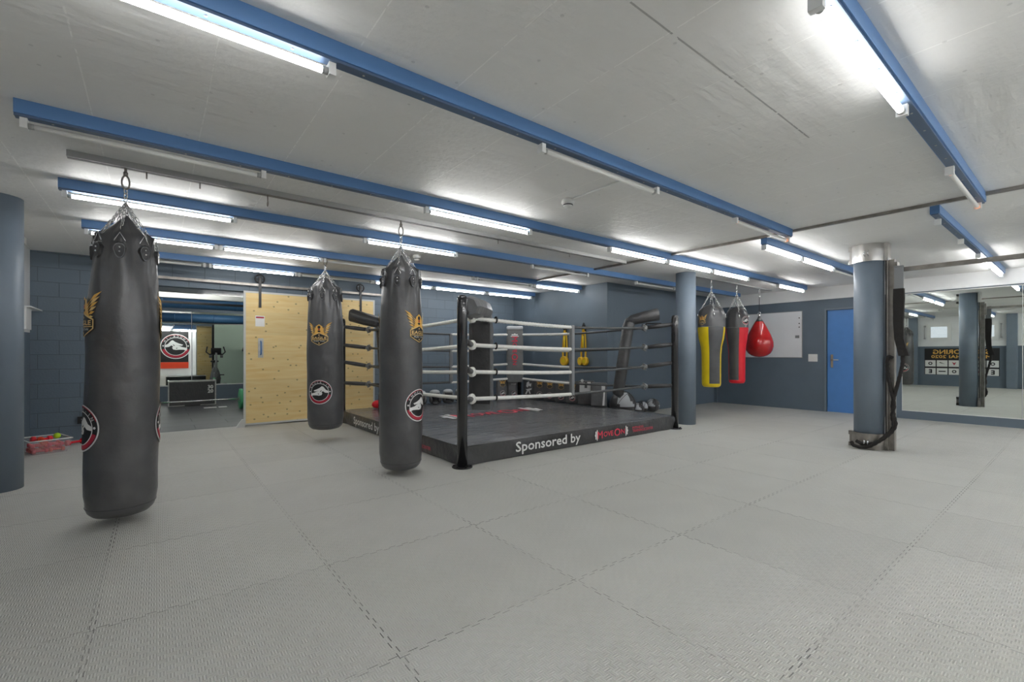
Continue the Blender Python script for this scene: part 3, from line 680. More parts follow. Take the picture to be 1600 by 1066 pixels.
# left corner
b = MB(); b.tube([(3.2, 7.62, .5), (3.2, 7.64, .56), (3.15, 7.68, 1.1), (3.12, 7.7, 1.66), (3.1, 7.72, 1.76)], [.07, .1, .105, .105, .08], 20, 0); p = b.build('corner_pad', 'leather2', ring)
b = MB(); b.tube([(3.14, 7.70, 1.73), (3.08, 7.76, 1.77), (2.9, 7.94, 1.83), (2.72, 8.1, 1.90), (2.715, 8.105, 1.90)], [.07, .1, .11, .115, .10], 20, 0); b.build('pad_roll', 'leather2', p)
b = MB(); b.tube([(3.12, 7.66, 1.66), (3.0, 7.8, 1.64), (2.92, 7.9, 1.68), (3.05, 7.78, 1.72)], .016, 6, closed=True); b.build('pad_strap', 'tape', p)
# far corner: flat banner cushion
th = math.radians(225+4)
p = vpad(6.17, 7.80, th, .37, .10, .60, 1.78, (0, 0), 'pad', .002).build('corner_pad', 'pad', ring); p['label'] = 'flat grey corner cushion with red lettering'
b = MB(); b.rbox(-.06, .07, -.18, .18, 1.74, 1.82, .03, mtx=Matrix.Translation((6.17, 7.80, 0)) @ Matrix.Rotation(th, 4, 'Z')); b.build('pad_roll', 'offblue', p)
a = moveon_art(.62, .17); b = MB(); ct, st = math.cos(th), math.sin(th)
# lettering runs downwards on the cushion face: u -> down, v -> to the viewer's right
a.p = [q for q in a.p if not (q[2] == 2 and max(z[0] for z in q[0]) > .2)]
a.emit(b, lambda u, v, l: (6.17+ct*(.062+l*.0008)-st*v, 7.80+st*(.062+l*.0008)+ct*v, 1.27-u)); b.build('pad_lettering', ART, p)

# ================================================================== BLACK PUNCHING BAGS
def heavy_bag(x, y, az, label, r=.213, zb=.06, zs=2.04, zhook=2.575, tilt=(0, 0), amp=1, seed=0, rim=.82):
    """az: picture-right angle in degrees of the artwork, measured from the side facing the camera"""
    base = math.atan2(-y, -x)
    root = empty('punching_bag', (x, y, 0), base, label, 'punching bag')
    random.seed(seed)
    H = zs-zb
    prof = [(.001, zb), (r*.55, zb+.003), (r*.78, zb+.018), (r*.9, zb+.045), (r*.95, zb+.075), (r*.955, zb+.08), (r*.97, zb+.12)]
    for k in range(26): 
        t = (k+1)/26; prof.append((r*(1+.015*math.sin(t*PI)), zb+.12+(H-.72)*t))
    top0 = prof[-1][1]
    for k in range(14):
        t = (k+1)/14; prof.append((r*(1-(1-rim)*t**1.4), top0+(zs-top0)*t))
    for k in range(8):
        t = (k+1)/8; prof.append((r*(rim-(rim-.09)*t), zs-.005+.16*t**.9))
    off_x, off_y = tilt
    th0 = math.radians(-10)   # eight gathered folds
    def fn(rr, z, th):
        t = max(0, (z-(zs-.50))/.5)
        k = t*t
        f = math.cos(8*(th-th0))
        f = math.copysign(abs(f)**.7, f)
        rr2 = rr*(1+amp*.055*min(k, 1.0)*f - amp*.05*min(k, 1.2)*math.exp(-((((th-th0) % (PI/4))-PI/8)/.06)**2))
        zz = z + .012*math.sin(2*th+seed)*(1 if z > zs-.06 else 0)
        rr2 += .0035*math.sin(z*9+th*2+seed)*math.sin(th*3+z*2.3)*(1 if z > zb+.1 else 0)
        return rr2, zz
    b = MB(); b.lathe(prof, 96, fn=fn)
    lean = lambda v: (v[0]+off_x*(zs-v[2]), v[1]+off_y*(zs-v[2]), v[2])
    b.v = [lean(v) for v in b.v]; b.build('bag_body', 'leather', root)
    # piping near the bottom, corner ears at the rim
    b = MB(); b.tube([lean((r*.957*math.cos(t), r*.957*math.sin(t), zb+.083)) for t in [2*PI*q/48 for q in range(48)]], .0035, 5, closed=True); b.build('bottom_piping', 'leather2', root)
    b = MB(); c0 = []
    for q in range(2):
        th = math.radians(80)+q*PI; cx, cy = math.cos(th), math.sin(th)
        P = [(cx*r*(rim-.01)-cy*.05*s, cy*r*(rim-.01)+cx*.05*s, zs-.08) for s in (-1, 1)]
        T = [(cx*r*(rim+.06)-cy*.03*s, cy*r*(rim+.06)+cx*.03*s, zs+.015) for s in (-1, 1)]
        I = (cx*r*.5, cy*r*.5, zs+.06)
        b = MB(); b.add([*P, *T, I], [(0, 1, 3, 2), (2, 3, 4), (1, 4, 3), (0, 2, 4)], 0, False)
        b.build('rim_corner', 'leather', root)
    # hanging hardware
    Z1 = zs+.26
    b = MB(); b.cyl((0, 0, zhook+.02), (0, 0, zhook-.03), .009, n=8); b.cyl((0, 0, zhook-.03), (0, 0, zhook-.055), .014, n=8)
    b.tube([(.0, .022*math.sin(t), zhook-.105+.05*math.cos(t)) for t in [2*PI*q/14 for q in range(14)]], .006, 6, closed=True)
    b.build('snap_hook', 'dsteel', root)
    b = MB(); chain(b, (0, 0, zhook-.15), (0, 0, Z1), max(3, int((zhook-.15-Z1)/.032)), .004, .012); b.build('top_chain', 'chrome', root)
    for q in range(8):
        th = q*PI/4+th0; c, s = math.cos(th), math.sin(th)
        R1 = r*(rim+.03)
        b = MB(); P = Vector((c*R1*.93, s*R1*.93, zs-.0)); chain(b, (0, 0, Z1), P, 8, .003, .009)
        # D-ring
        R2 = r*(rim+.055)+.010
        b.tube([Vector((c*(R2-.01*0)+ -s*w, s*(R2)+c*w, z)) for w, z in ((0, zs+.005), (-.03, zs-.05), (-.034, zs-.065), (.034, zs-.065), (.03, zs-.05))], .0035, 5, closed=True)
        b.build('bag_chain', 'chrome', root)
        b = MB(); sh = []
        for k in range(18):
            t = 2*PI*k/18; w = .036*math.cos(t)*(1 if math.sin(t) > 0 else .85); z = zs-.115+.045*math.sin(t) if math.sin(t) > 0 else zs-.115+.062*math.sin(t)
            sh.append((w, z))
        for dd, sc, mi in ((.010, 1, 1), (.013, .86, 0)):
            b.add([(c*(R2+dd)-s*w*sc, s*(R2+dd)+c*w*sc, zs-.115+(z-(zs-.115))*sc) for w, z in sh], [range(18)], mi)
        b.add([(c*(R2-.02+(.033 if k % 2 else 0))-s*sh[(k//2) % 18][0], s*(R2-.02+(.033 if k % 2 else 0))+c*sh[(k//2) % 18][0], sh[(k//2) % 18][1]) for k in range(36)], [(2*k, 2*k+1, (2*k+3) % 36, (2*k+2) % 36) for k in range(18)], 0)
        for zz in (zs-.10, zs-.13): b.sphere((c*(R2+.014), s*(R2+.014), zz), .007, 8, 2)
        b.build('ring_tab', ['leather2', 'strapg', 'chrome'], root)
    # printed emblems on two opposite sides
    for k, dz in ((0, 0), (180, 0)):
        for art, size, zc_, nm in ((eagle_art(), .33, 1.49, 'gold_emblem'), (knock_art(), .325, .70, 'round_emblem')):
            b = MB(); a0 = math.radians(az+k)
            f = lambda u, v, l: lean(((r*1.02+.0035+l*.0007)*math.cos(a0+u/(r*1.02)), (r*1.02+.0035+l*.0007)*math.sin(a0+u/(r*1.02)), zc_+v))
            art.emit(b, f, size, .02); b.build(nm, ART, root)
    return root
heavy_bag(-.18, RY, -78, 'big black punching bag hanging nearest the camera beside the left column', r=.208, zb=.05, zs=2.06, rim=.76, tilt=(.0, -.012), seed=1)
heavy_bag(1.97, RY, 53, 'black punching bag hanging in front of the ring, gold eagle on its right edge', r=.212, zb=.045, zs=2.06, seed=2)
heavy_bag(1.85, 6.62-.02, -19, 'black punching bag farther back before the pine door, gold eagle facing the camera', r=.235, zb=.17, zs=2.12, tilt=(0, .004), zhook=2.60, seed=3)

# ================================================================== YELLOW, RED AND DROP BAGS
def shaped_bag(x, colour, rt, rb, zb, zt, a_from, a_to, art, label):
    base = math.atan2(-RY, -x)
    root = empty('punching_bag', (x, RY, 0), base, label, 'punching bag')
    zsp = zb+(zt-zb)*.74
    prof = [(.001, zb), (rb*.8, zb+.004), (rb*.96, zb+.03), (rb, zb+.07), (rb*1.0, zb+.35), (rb*1.02, zb+.6), (rb*1.1, zb+.75), (rt*.92, zb+.9), (rt, zsp-.06), (rt, zsp), (rt*1.01, zsp+.12), (rt*.96, zsp+.24), (rt*.8, zsp+.33), (rt*.5, zt), (rt*.15, zt+.03), (.001, zt+.03)]
    def fn(rr, z, th): 
        t = max(0, (z-zsp-.1)/.3); return rr*(1+.05*t*math.cos(8*th)), z
    def mf(i, th, z):
        if z > zsp: return 0
        if z < zb+.05: return 1
        d = math.degrees(th); d = (d+180) % 360-180
        return 0 if (a_from < d < a_to or a_from < ((d+360) % 360)-180 < a_to) else 1
    b = MB(); b.lathe(prof, 60, fn=fn, mfn=mf); b.build('bag_body', ['leather', colour], root)
    b = MB(); R = rt*1.008
    b.tube([(R*math.cos(t), R*math.sin(t), zsp) for t in [2*PI*q/40 for q in range(40)]], .004, 5, closed=True); b.build('seam_piping', 'strapg', root)
    Z1 = zt+.27
    b = MB(); b.cyl((0, 0, 2.60), (0, 0, 2.56), .008, n=6); chain(b, (0, 0, 2.56), (0, 0, Z1), max(2, int((2.56-Z1)/.04)), .005, .012); b.build('top_chain', 'chrome', root)
    for q in range(4):
        th = q*PI/2+.2; b = MB(); P = Vector((rt*.86*math.cos(th), rt*.86*math.sin(th), zsp+.29)); chain(b, (0, 0, Z1), P, 9, .005, .012)
        b.sphere((rt*1.0*math.cos(th), rt*1.0*math.sin(th), zsp+.22), .035, 10, 0, (.4, .4, 1)); b.build('bag_chain', 'chrome', root)
    b = MB(); az, sz, A = art; a0 = math.radians(az)
    A.emit(b, lambda u, v, l: ((rt*1.015+.004+l*.0008)*math.cos(a0+u/rt), (rt*1.015+.004+l*.0008)*math.sin(a0+u/rt), zsp+.13+v), sz, .03); b.build('emblem', ART, root)
shaped_bag(8.10, 'yellow', .235, .165, .60, 2.10, -12, 60, (-40, .2, eagle_art()), 'yellow and black punching bag beside the round column')
shaped_bag(9.08, 'red', .205, .15, .63, 2.12, -66, 10, (48, .17, knock_art()), 'red and black punching bag between the yellow one and the drop-shaped one')
root = empty('drop_bag', (10.06, RY, 0), 0, 'shiny red drop-shaped water bag hanging in front of the whiteboard', 'punching bag')
prof = []
for k in range(25):
    t = k/24; z = 1.15+.80*t; r_ = .275*math.sin(PI*min(1, t*1.0)**.62)**.9 if t < .38 else .275*(math.cos((t-.30)/(1-.30)*PI/2))**1.15
    prof.append((max(r_, .001) if k else .001, z))
prof = [(.001, 1.145), (.08, 1.155), (.15, 1.18), (.21, 1.225), (.25, 1.29), (.27, 1.37), (.268, 1.45), (.25, 1.53), (.218, 1.62), (.175, 1.71), (.13, 1.80), (.085, 1.88), (.05, 1.94), (.03, 1.97), (.001, 1.975)]
b = MB(); b.lathe(prof, 40, fn=lambda r, z, th: (r*(1+(.05*max(0, (z-1.7)/.25))*math.cos(9*th)), z)); b.build('bag_body', 'redp', root)
b = MB(); b.lathe([(.078, 1.90), (.048, 1.95), (.032, 1.975), (.03, 2.0), (.001, 2.0)], 20); b.build('bag_neck', 'leather', root)
b = MB(); b.cyl((0, 0, 2.0), (0, 0, 2.05), .02, n=10); b.tube([(0, .025*math.sin(t), 2.07+.03*math.cos(t)) for t in [2*PI*q/12 for q in range(12)]], .006, 5, closed=True); b.build('ring', 'chrome', root)
b = MB(); b.cyl((0, 0, 2.1), (0, 0, 2.42), .006, n=6); b.build('hanging_cord', 'black', root)
b = MB(); chain(b, (0, 0, 2.42), (0, 0, 2.6), 4, .006, .014); b.build('top_chain', 'chrome', root)

# ================================================================== COLUMN WITH STEEL BANDS
cx, cy, cr = 7.28, 1.80, .16
root = empty('column_rig', (cx, cy, 0), 0, 'steel bands and upright steel channel clamped to the round column', 'steel bracket')
for z0, z1, mm, nm in ((2.395, ZC-.002, 'steel', 'steel_band'), (.003, .20, 'dsteel', 'steel_band')):
    b = MB(); n = 30; vs = []; fs = []
    for k in range(n+1):
        th = math.radians(95+(292-95)*k/n)
        for rr, z in ((cr+.004, z0), (cr+.016, z0), (cr+.016, z1), (cr+.004, z1)): vs.append((rr*math.cos(th), rr*math.sin(th), z))
    for k in range(n):
        for q in range(4): fs.append((4*k+q, 4*k+(q+1) % 4, 4*k+4+(q+1) % 4, 4*k+4+q))
    fs += [(3, 2, 1, 0), (4*n, 4*n+1, 4*n+2, 4*n+3)]
    b.add(vs, fs)
    b.box(-.045, -.005, cr-.03, cr+.05, z0, z0+.05); b.box(-.045, -.005, cr-.03, cr+.05, z1-.05, z1); b.box(-.015, -.005, cr, cr+.045, z0, z1)
    b.box(-.055, .10, -cr-.046, -cr-.005, z0, z1)
    for z in (z0+.04, z1-.04): b.cyl((-.07, -cr-.025, z), (-.055, -cr-.025, z), .012, n=8)
    b.build(nm, mm, root)
    b = MB()
    for s in (-.018, .018): b.tube([(-cr-.02, -.02+s, (z0+z1)/2+.02), (-cr-.05, -.02+s, (z0+z1)/2+.01), (-cr-.055, -.02+s, (z0+z1)/2-.03), (-cr-.02, -.02+s, (z0+z1)/2-.05)], .007, 6)
    b.build('anchor_loop', 'chrome', root)
b = MB(); b.box(-.02, .06, -cr-.03, -cr-.012, .003, ZC-.002, 1); b.box(-.035, .06, -cr-.045, -cr-.03, .003, ZC-.002); b.box(-.01, .0, -cr-.095, -cr-.045, .003, 2.40); b.box(-.03, .06, -cr-.105, -cr-.095, .003, 2.40)  # black strip drawn in for the shaded gap beside the column
b.build('steel_channel', ['dsteel', 'black'], root)
b = MB(); b.box(-.045, .06, -cr-.135, -cr-.106, 2.10, 2.36)
for z in (2.13, 2.33): b.cyl((-.06, -cr-.12, z), (-.045, -cr-.12, z), .012, n=8)
b.build('clamp_plate', 'dsteel', root)
b = MB(); b.box(7.255, 7.305, YF+.01, cy-cr-.14, 2.235, 2.285); tag(b.build('steel_bar', 'dsteel'), 'thin dark steel bar running level from the banded column along the mirror wall', 'bar')
# training rope: padded sleeve hanging from the bar with a doubled rope
root = empty('training_rope', (7.22, 1.485, 0), 0, 'black training rope with a padded sleeve hanging beside the column with steel bands', 'rope')
b = MB(); b.box(-.012, .012, -.045, .045, 1.98, 2.30); b.box(-.035, -.012, -.045, .045, 2.29, 2.3); b.build('hanging_strap', 'strapg', root)
b = MB(); vs = []; fs = []
for j, (z, w, oy) in enumerate(((2.02, .05, 0), (1.9, .053, 0), (1.6, .048, .004), (1.4, .044, -.004), (1.28, .046, -.03), (1.19, .05, -.05))):
    for u, v in ((-.028, -w), (.028, -w), (.028, w), (-.028, w)): vs.append((u, v+oy, z))
for j in range(5):
    for q in range(4): fs.append((4*j+q, 4*j+4+q, 4*j+4+(q+1) % 4, 4*j+(q+1) % 4))
fs += [(0, 1, 2, 3), (23, 22, 21, 20)]; b.add(vs, fs); b.build('padded_sleeve', 'fluffy', root)
b = MB()
pts = [(0, -.03, 1.22), (0, -.035, 1.1), (.0, .0, .9), (0, .06, .6), (0, .05, .45), (-.02, .03, .33), (-.06, .08, .22), (-.12, .2, .10), (-.14, .33, .07), (-.13, .40, .10)]
def smooth(p, n=6):
    p = [Vector(q) for q in p]; out = []
    for i in range(len(p)-1):
        a, b_, c, d = p[max(i-1, 0)], p[i], p[i+1], p[min(i+2, len(p)-1)]
        for k in range(n):
            t = k/n; out.append(.5*((2*b_)+(c-a)*t+(2*a-5*b_+4*c-d)*t*t+(3*b_-a-3*c+d)*t**3))
    out.append(p[-1]); return out
b.tube(smooth(pts, 10), .02, 9, 0, lobes=3, twist=2*PI/.06, amp=.12)
pts = [(0, .06, 1.16), (0, .10, 1.18), (0, .115, 1.1), (0, .10, .9), (-.02, .045, .6), (-.02, .06, .45), (-.03, .05, .3), (-.1, .14, .16), (-.16, .26, .05), (-.17, .40, .035), (-.15, .45, .08)]
b.tube(smooth(pts, 10), .02, 9, 0, lobes=3, twist=2*PI/.06, amp=.12)
b.build('rope_strand', 'fluffy', root)

# ================================================================== RIGHT WALL: mirrors, board, switch
def mirror(y0, y1, label, x=XE, z0=.16, z1=2.33):
    r = empty('wall_mirror', (x, (y0+y1)/2, z0), 0, label, 'mirror'); h = (y1-y0)/2
    b = MB(); b.box(-.006, -.001, -h+.002, h-.002, 0, z1-z0); b.build('mirror_glass', 'mirror', r)
    b = MB(); b.box(-.009, -.0005, -h, h, -.012, 0); b.box(-.009, -.0005, -h, h, z1-z0, z1-z0+.012); b.box(-.009, -.0005, h-.002, h+.004, -.012, z1-z0+.012); b.build('mirror_edge', 'pw', r)
mirror(.72, 2.23, 'large wall mirror right of the banded column, reflecting the gym')
mirror(-.8, .715, 'next mirror panel, cut by the right edge of the photo')
r = empty('whiteboard', (XE, 4.55, 1.14), 0, 'white magnetic board on the dark wall behind the red drop bag', 'whiteboard')
b = MB(); b.box(-.012, -.001, -.63, .63, 0, 1.0); b.build('board_surface', 'board', r)
b = MB(); b.box(-.018, -.001, -.64, .64, -.012, 0); b.box(-.018, -.001, -.64, .64, 1.0, 1.012); b.box(-.018, -.001, -.64, -.63, 0, 1); b.box(-.018, -.001, .63, .64, 0, 1); b.build('board_frame', 'alu', r)
b = MB()
for z in (.86, .74, .66): b.cyl((-.022, -.58, z), (-.012, -.58, z), .012, n=10)
b.build('magnet', 'black', r)
b = MB(); b.box(-.016, -.012, -.58, -.5, .42, .48); b.build('board_sticker', 'strapg', r)
r = empty('light_switch', (XE, 3.71, 1.05), 0, 'white square switch plate between the whiteboard and the blue door', 'switch')
b = MB(); b.box(-.014, -.001, -.085, .085, 0, .16); b.build('switch_plate', 'plastic', r)
b = MB()
for y in (-.04, .04): b.box(-.02, -.014, y-.03, y+.03, .05, .11)
b.build('switch_rocker', 'pw', r)
# banner on the left wall (seen in the mirror)
r = empty('sponsor_banner', (XW, 3.06, .42), 0, 'black sponsoring banner with yellow lettering on the left wall, seen in the mirror', 'banner')
b = MB(); b.box(.002, .006, -1.0, 1.0, 0, 1.0); b.build('banner_sheet', 'pk', r)
a = Art(); a.text('SPONSORING', .16, 0, .87, 0, 1, bold=.006, fit=1.5); a.text('MUAY THAI 2020', .11, 0, .69, 0, 1, bold=.005, fit=1.6)
for j in range(2):
    for i in range(6):
        cx_ = -.83+.332*i; cy_ = .43-.30*j
        a.poly([(cx_-.15, cy_-.12), (cx_+.15, cy_-.12), (cx_+.15, cy_+.12), (cx_-.15, cy_+.12)], 2, 1)
        k = (i+j*2) % 5
        if k == 0: a.ring(.03, .06, 1, 2, c=(cx_, cy_))
        elif k == 1: a.poly([(cx_-.1, cy_-.02), (cx_+.1, cy_-.02), (cx_+.1, cy_+.02), (cx_-.1, cy_+.02)], 1, 2)
        elif k == 2: a.text('E', .14, cx_, cy_, 1, 2, bold=.01)
        elif k == 3: a.poly([(cx_-.06, cy_+.06), (cx_, cy_-.07), (cx_+.06, cy_+.06), (cx_, cy_+.02)], 3, 2)
        else: a.poly([(cx_-.09, cy_-.03), (cx_+.09, cy_+.03), (cx_+.05, cy_+.05)], 1, 2)
b = MB(); a.emit(b, lambda u, v, l: (.0065+l*.0008, u, v)); 
# seen from inside the room the text must read left to right: local +y is the viewer's right when looking to -x
b.build('banner_print', ART, r)
# white box high on the left wall, beside the column
r = empty('wall_box', (XW, 8.2, 1.52), 0, 'white box on the left wall beside the left column', 'box')
b = MB(); b.box(.001, .09, -.14, .14, 0, .27); b.build('box_body', 'plastic', r)
b = MB(); b.box(.001, .13, -.16, .56, .27, .285); b.build('box_lid', 'plastic', r)
b = MB(); b.box(XW+.001, XW+.1, 6.6, 8.0, ZC-.08, ZC-.002); tag(b.build('conduit_box', 'plastic'), 'white conduit under the ceiling behind the left column', 'conduit')
r = empty('socket_box', (-.83, YB, .23), 0, 'small black socket box on the block wall behind the nearest bag', 'socket')
b = MB(); b.box(-.05, .05, -.05, -.001, 0, .1); b.build('socket_body', 'black', r); b = MB(); b.cyl((0, -.055, .06), (0, -.05, .06), .012, n=8); b.build('socket_screw', 'chrome', r)

# ================================================================== SLIDING DOOR
r = empty('sliding_door', (1.14, YB-.12, .02), 0, 'large sliding barn door of knotty pine boards in front of the block wall', 'door')
DW = 2.24; DH = 2.25
b = MB(); b.box(.03, DW-.03, 0, .04, .03, DH-.03); b.build('pine_panel', 'wood', r)
b = MB(); b.box(0, .03, -.002, .042, 0, DH); b.box(DW-.03, DW, -.002, .042, 0, DH); b.box(.03, DW-.03, -.002, .042, DH-.03, DH); b.box(.03, DW-.03, -.002, .042, 0, .03); b.build('edge_strip', 'strip', r)
b = MB(); b.rbox(.21, .29, -.008, -.001, 1.13, 1.46, .003); h = b.build('handle_plate', 'tape', r)
b = MB(); b.tube([(.25, -.01, 1.18), (.25, -.045, 1.2), (.25, -.045, 1.39), (.25, -.01, 1.41)], .012, 8); b.build('handle_bar', 'beam', h)
b = MB(); b.box(.17, .31, -.004, -.001, 1.66, 1.84); n_ = b.build('paper_notice', 'pw', r)
b = MB(); b.box(.18, .30, -.0055, -.0045, 1.80, 1.825); b.build('notice_heading', 'pr', n_)
for x in (.24, 1.96):
    b = MB(); b.box(x-.02, x+.02, -.014, -.003, 1.98, 2.50); hg = b.build('hanger_strap', 'black', r)
    b = MB(); z = 2.47
    b.tube([(x+.07*math.cos(t), .01, z+.07*math.sin(t)) for t in [2*PI*q/20 for q in range(20)]], .011, 6, closed=True); b.cyl((x, -.02, z), (x, .02, z), .02, n=10)
    for q in range(3): b.box(-.065, .065, .006, .014, -.008, .008, mtx=Matrix.Translation((x, 0, z)) @ Matrix.Rotation(q*PI/3, 4, 'Y'))
    b.build('hanger_wheel', 'black', hg)
r = empty('door_track', (-.6, YB-.1, 2.385), 0, 'dark flat steel track for the sliding door on the block wall', 'door track')
b = MB(); b.box(0, 4.15, -.005, .005, -.02, .02)
for x in (.05, 1.4, 2.8, 4.1): b.cyl((x, -.012, 0), (x, .1, 0), .01, n=8)
b.build('track_bar', 'dsteel', r)
b = MB(); b.add([(1.02, YB-.2, .001), (1.15, YB-.2, .001), (1.15, YB-.126, .001), (1.02, YB-.126, .001), (1.11, YB-.19, .13), (1.15, YB-.19, .13), (1.15, YB-.13, .13), (1.11, YB-.13, .13)], [(3, 2, 1, 0), (4, 5, 6, 7), (0, 1, 5, 4), (1, 2, 6, 5), (2, 3, 7, 6), (3, 0, 4, 7)])
tag(b.build('door_stop', 'strip'), 'grey floor stop at the foot of the sliding pine door', 'door stop')

# ================================================================== GYM BEHIND THE OPENING
def gmirror(x0, x1, label):
    r = empty('gym_mirror', ((x0+x1)/2, YG, .40), 0, label, 'mirror'); h = (x1-x0)/2
    b = MB(); b.box(-h+.003, h-.003, -.006, -.001, 0, 1.92); b.build('mirror_glass', 'mirror', r)
    b = MB(); b.box(h-.004, h+.004, -.008, -.0005, 0, 1.92); b.box(-h, h, -.008, -.0005, -.02, 0); b.build('mirror_edge', 'pw', r)
gmirror(-1.4, .72, 'tall mirror on the far wall behind the plyo box'); gmirror(.73, 2.6, 'tall mirror on the far wall, partly behind the pine door')
def duct(y, z, r_, label):
    o = empty('air_duct', (-3.1, y, z), 0, label, 'duct')
    b = MB(); b.cyl((0, 0, 0), (9, 0, 0), r_, n=24)
    for k in range(9): b.cyl((.5+k, 0, 0), (.53+k, 0, 0), r_+.006, n=24)
    b.build('duct_pipe', 'duct', o)
    b = MB()
    for k in range(14): b.box(2.6+k*.045, 2.62+k*.045, -r_-.008, -r_*.6, -.07, .07)
    b.build('air_grille', 'beam_bottom', o)
duct(12.0, 2.32, .135, 'blue round air duct under the ceiling of the room behind')
b = MB(); b.box(-2.8, 5.6, 10.3, 10.42, 2.24, 2.33); tag(b.build('cable_tray', 'plastic'), 'white cable tray crossing the room behind the opening', 'cable tray')
b = MB(); b.box(-2.8, 5.6, 11.2, 11.3, 2.22, 2.26); tag(b.build('pipe_rail', 'black'), 'black bar under the ceiling of the room behind', 'bar')
def gtube(x, y, label):
    o = empty('tube_light', (x, y, ZC-.06), 0, label, 'ceiling light')
    b = MB(); b.box(-.75, .75, -.04, .04, .02, .058); b.build('light_housing', 'plastic', o)
    b = MB(); b.cyl((-.72, 0, 0), (.72, 0, 0), .018, n=10); b.build('tube_lamp', 'lit', o)
gtube(.2, 9.9, 'glowing tube light in the room behind, just inside the opening'); gtube(3.2, 10.6, 'added fill tube light in the room behind, unseen behind the pine door'); gtube(1.6, 13.2, 'glowing tube light in the room behind, near the far mirrors'); gtube(-1.6, 13.2, 'glowing tube light in the room behind, above the plyo box side')  # the tube behind the pine door is unseen, added to brighten this room
r = empty('plyo_box', (.66, 13.0, 0), 0, 'black jump box with pale edges behind the barbell', 'jump box')
b = MB(); b.box(-.45, .45, 0, .5, .004, .58); b.build('box_panel', 'leather2', r)
b = MB(); e = .012
for x in (-.45, .45): b.box(x-e, x+e, -e, .0, .004, .58); b.box(x-e, x+e, 0, .5, .57, .58+e)
b.box(-.45, .45, -e, 0, .56, .58+e); b.box(-.45, -.15, -e, 0, .004, .02); b.box(.15, .45, -e, 0, .004, .02); b.build('pale_edge', 'tape', r)
a = Art(); a.text('30', .08, 0, 0, 2, 1, bold=.005); b = MB(); a.emit(b, lambda u, v, l: (.35+u, -.004-l*.001, .43+v)); a2 = Art().text('20', .08, 0, 0, 2, 1, bold=.005); a2.emit(b, lambda u, v, l: (.35+u, -.004-l*.001, .33+v)); b.build('box_number', ART, r)
r = empty('barbell', (.73, 11.6, .225), 0, 'long steel barbell with green weight plates on the dark gym floor', 'barbell')
b = MB(); b.cyl((-1.08, 0, 0), (1.08, 0, 0), .015, n=12)
for s in (-1, 1): b.cyl((s*.70, 0, 0), (s*1.08, 0, 0), .025, n=12)
b.build('bar', 'chrome', r)
for s in (-1, 1):
    b = MB(); b.tube([(s*.70, 0, 0), (s*.705, 0, 0), (s*.76, 0, 0), (s*.765, 0, 0)], [.2, .222, .222, .2], 36); p = b.build('weight_plate', 'green', r)
    b = MB(); b.cyl((s*.695, 0, 0), (s*.77, 0, 0), .06, n=16); b.build('plate_hub', 'dsteel', p)
r = empty('floor_sign', (1.05, 12.3, 0), 0, 'white printed sheet lying on the dark gym floor', 'sheet')
b = MB(); b.box(-.22, .02, -.1, .08, .0, .003); b.box(.06, .22, -.1, .08, 0, .003); b.build('sheet_paper', 'pw', r)
# exercise bike (stands behind the pine door, seen in the gym mirror)
r = empty('exercise_bike', (1.62, 10.1, 0), 0, 'black exercise bike seen in the gym mirror', 'exercise bike')
b = MB(); b.box(-.28, .28, -.5, -.42, 0, .06); b.box(-.25, .25, .42, .5, 0, .06); b.box(-.04, .04, -.45, .45, .04, .1); b.build('base_frame', 'pad', r)
b = MB(); b.tube([(0, .12, .1), (0, .1, .35), (0, .06, .6), (0, .05, .75)], [.13, .17, .12, .06], 16, flat=.5); b.cyl((-.06, .18, .33), (.06, .18, .33), .24, n=28); b.build('flywheel_cover', 'pad', r)
b = MB(); b.tube([(0, -.2, .3), (0, -.22, .9)], .03, 10); b.build('seat_post', 'alu', r); b = MB(); b.sphere((0, -.22, .95), .13, 14, 0, (1, 1.1, .35)); b.build('saddle', 'black', r)
b = MB(); b.tube([(0, .3, .35), (0, .38, 1.0), (0, .34, 1.25)], .035, 10); b.build('front_post', 'alu', r)
b = MB(); b.rbox(-.15, .15, .3, .36, 1.2, 1.42, .02); b.build('console', 'black', r)
for s in (-1, 1):
    b = MB(); b.tube([(0, .33, 1.2), (s*.2, .3, 1.2), (s*.28, .22, 1.28), (s*.24, .1, 1.46)], .022, 8); b.build('handlebar', 'black', r)
    b = MB(); b.cyl((s*.05, .1, .33), (s*.16, .1, .33+s*.16), .015, n=8); b.box(s*.2-.06, s*.2+.06, .05, .15, .30+s*.16, .33+s*.16); b.build('pedal', 'black', r)
    b = MB(); b.cyl((s*.16, .34, 1.08), (s*.16, .34, 1.18), .045, n=14); b.build('cup_holder', 'pad', r)
# hall front wall: banner and mat seen through the gym mirror
r = empty('logo_banner', (.62, YF, .75), 0, 'dark banner with round fist emblem behind the camera, seen in the far mirror', 'banner')
b = MB(); b.box(-1.1, .8, .002, .01, 0, 1.75); b.build('banner_sheet', 'pk', r)
a = knock_art(); b = MB(); a.emit(b, lambda u, v, l: (.22-u, .0105+l*.001, .88+v), 1.4); b.build('banner_print', ART, r)
b = MB(); b.box(-.48, 1.42, YF+.001, YF+.06, .40, .745); tag(b.build('wall_cushion', 'orange'), 'long orange red cushion under the emblem banner, seen in the far mirror', 'cushion')

